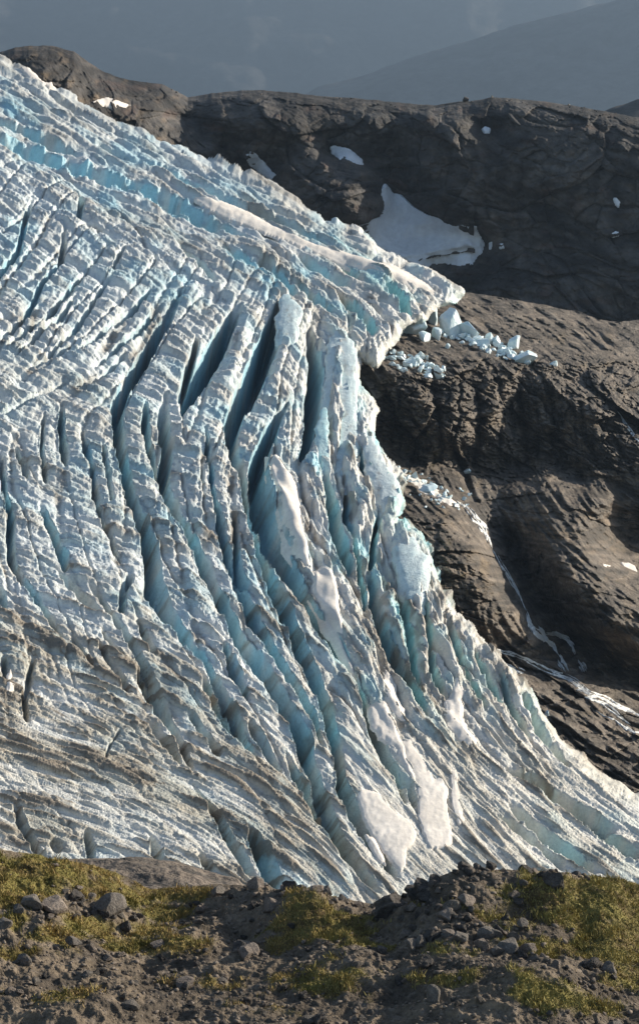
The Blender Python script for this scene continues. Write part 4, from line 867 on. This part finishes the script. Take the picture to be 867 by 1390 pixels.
water('stream', [(652,876,1.2),(675,882,1.6),(700,889,2),(715,894,2.2),(740,907,2),(765,918,2),(785,930,1.8),(800,941,2),(820,950,3),(834,957,3),(852,962,2.2),(870,974,2.5),(950,1010,3)], 'upper branch of the white braided stream crossing the slab', 'stream', .25, 61)
water('stream', [(770,925,1.2),(780,936,1.6),(795,946,1.8),(815,955,1.8),(835,969,2),(845,978,1.4),(856,984,1)], 'middle branch of the braided stream', 'stream', .25, 71)
water('stream', [(660,893,1.2),(690,905,4),(705,912,5),(712,915,2)], 'pale spread of meltwater beside the ice edge', 'stream', .25, 81)
water('stream', [(808,965,1),(820,972,1.6),(832,977,2.5),(846,986,3),(860,995,2.2),(872,995,1.6),(950,1015,2)], 'lowest white branch of the braided stream', 'stream', .25, 91)
water('stream', [(835,556,.8),(846,570,1.2),(855,582,1.6),(864,596,1.8),(880,616,2)], 'thin bright rivulet at the right edge of the cliff', 'stream', .25, 95)
patch('snow_patch', [(818,765),(828,768),(826,771),(818,769)], f_rock, 2, 'thin snow strip at the right below the dark hollow', M_snow, group='snow patches on the bedrock', rag=.3)
patch('snow_patch', [(842,763),(852,763),(862,767),(864,776),(856,773),(846,768)], f_rock, 3, 'white snow patch with dark lower edge in the right hollow', M_snow, group='snow patches on the bedrock', rag=.4)
patch('snow_patch', [(540,642),(550,640),(566,648),(585,660),(606,672),(622,684),(612,687),(590,677),(570,668),(556,655)], f_rock, 1.5, 'dirty snow fan strewn with ice at the cliff foot', M_snow, group='snow patches on the bedrock', rag=2)
# skyline boulder on the rim of the far wall
q0 = WALL_SM[0, int((632+60)/1.25)]; s0 = 5.5*np.linalg.norm(q0)/F
tag(place('boulder', PROTO[2], q0+np.array([0, 0, .5*s0]), s0, rz=.4, tilt=.1), 'dark square boulder standing on the skyline of the rock wall', 'boulder')
rr = random.Random(9)
for i in range(46):
    x = rr.uniform(200, 860); q0 = WALL_SM[rr.randrange(0, 7), int((x+60)/1.25)]; s0 = rr.uniform(.8, 2.3)*np.linalg.norm(q0)/F
    tag(place('boulder', PROTO[rr.randrange(10)], q0+np.array([0, 0, .3*s0]), s0), 'tiny boulder strewn along the rim of the far rock wall', 'boulder', 'boulders along the far rim')
# ------------------------------------------------------------------ light, air, render settings
AZ, EL = math.radians(26), math.radians(19)
sun_dir = np.array([math.cos(AZ)*math.cos(EL), math.sin(AZ)*math.cos(EL), math.sin(EL)])
ld = bpy.data.lights.new('sun', 'SUN'); ld.energy = 5.0; ld.angle = math.radians(.5); ld.color = (1, .915, .77)
lo = bpy.data.objects.new('sun', ld); COL.objects.link(lo)
lo.rotation_euler = Vector(-sun_dir).to_track_quat('-Z', 'Y').to_euler()
W = bpy.data.worlds.new('World'); S.world = W; W.use_nodes = True
nt = W.node_tree; bg = nt.nodes['Background']; sky = nt.nodes.new('ShaderNodeTexSky'); sky.sky_type = 'NISHITA'; sky.sun_disc = False
sky.sun_elevation = EL; sky.sun_rotation = math.atan2(sun_dir[0], sun_dir[1])
nt.links.new(sky.outputs[0], bg.inputs[0]); bg.inputs[1].default_value = .055
def haze():
    x0, x1, y0, y1, z0, z1 = -9500, 9500, -600, 18000, GZ-1, 2250
    bm = bmesh.new(); bmesh.ops.create_cube(bm, size=1.0)
    for v in bm.verts:
        v.co = (x0 if v.co.x < 0 else x1, y0 if v.co.y < 0 else y1, z0 if v.co.z < 0 else z1)
    me = bpy.data.meshes.new('haze'); bm.to_mesh(me); bm.free()
    m = bpy.data.materials.new('haze_air'); m.use_nodes = True; n = m.node_tree.nodes; n.remove(n['Principled BSDF'])
    v = n.new('ShaderNodeVolumePrincipled'); v.inputs['Color'].default_value = (.17, .235, .325, 1); v.inputs['Density'].default_value = HAZE; v.inputs['Anisotropy'].default_value = .2
    m.node_tree.links.new(v.outputs[0], n['Material Output'].inputs['Volume'])
    me.materials.append(m); o = bpy.data.objects.new('haze', me); COL.objects.link(o); o['kind'] = 'stuff'; o['label'] = 'thin blue haze fading the far mountains'
HAZE = 1.25e-4
haze()
S.view_settings.view_transform = 'Standard'; S.view_settings.look = 'None'; S.view_settings.gamma = 1; S.view_settings.exposure = 1.75
S.render.engine = 'CYCLES'; S.cycles.use_denoising = True; S.cycles.max_bounces = 5; S.cycles.diffuse_bounces = 3; S.cycles.volume_bounces = 0
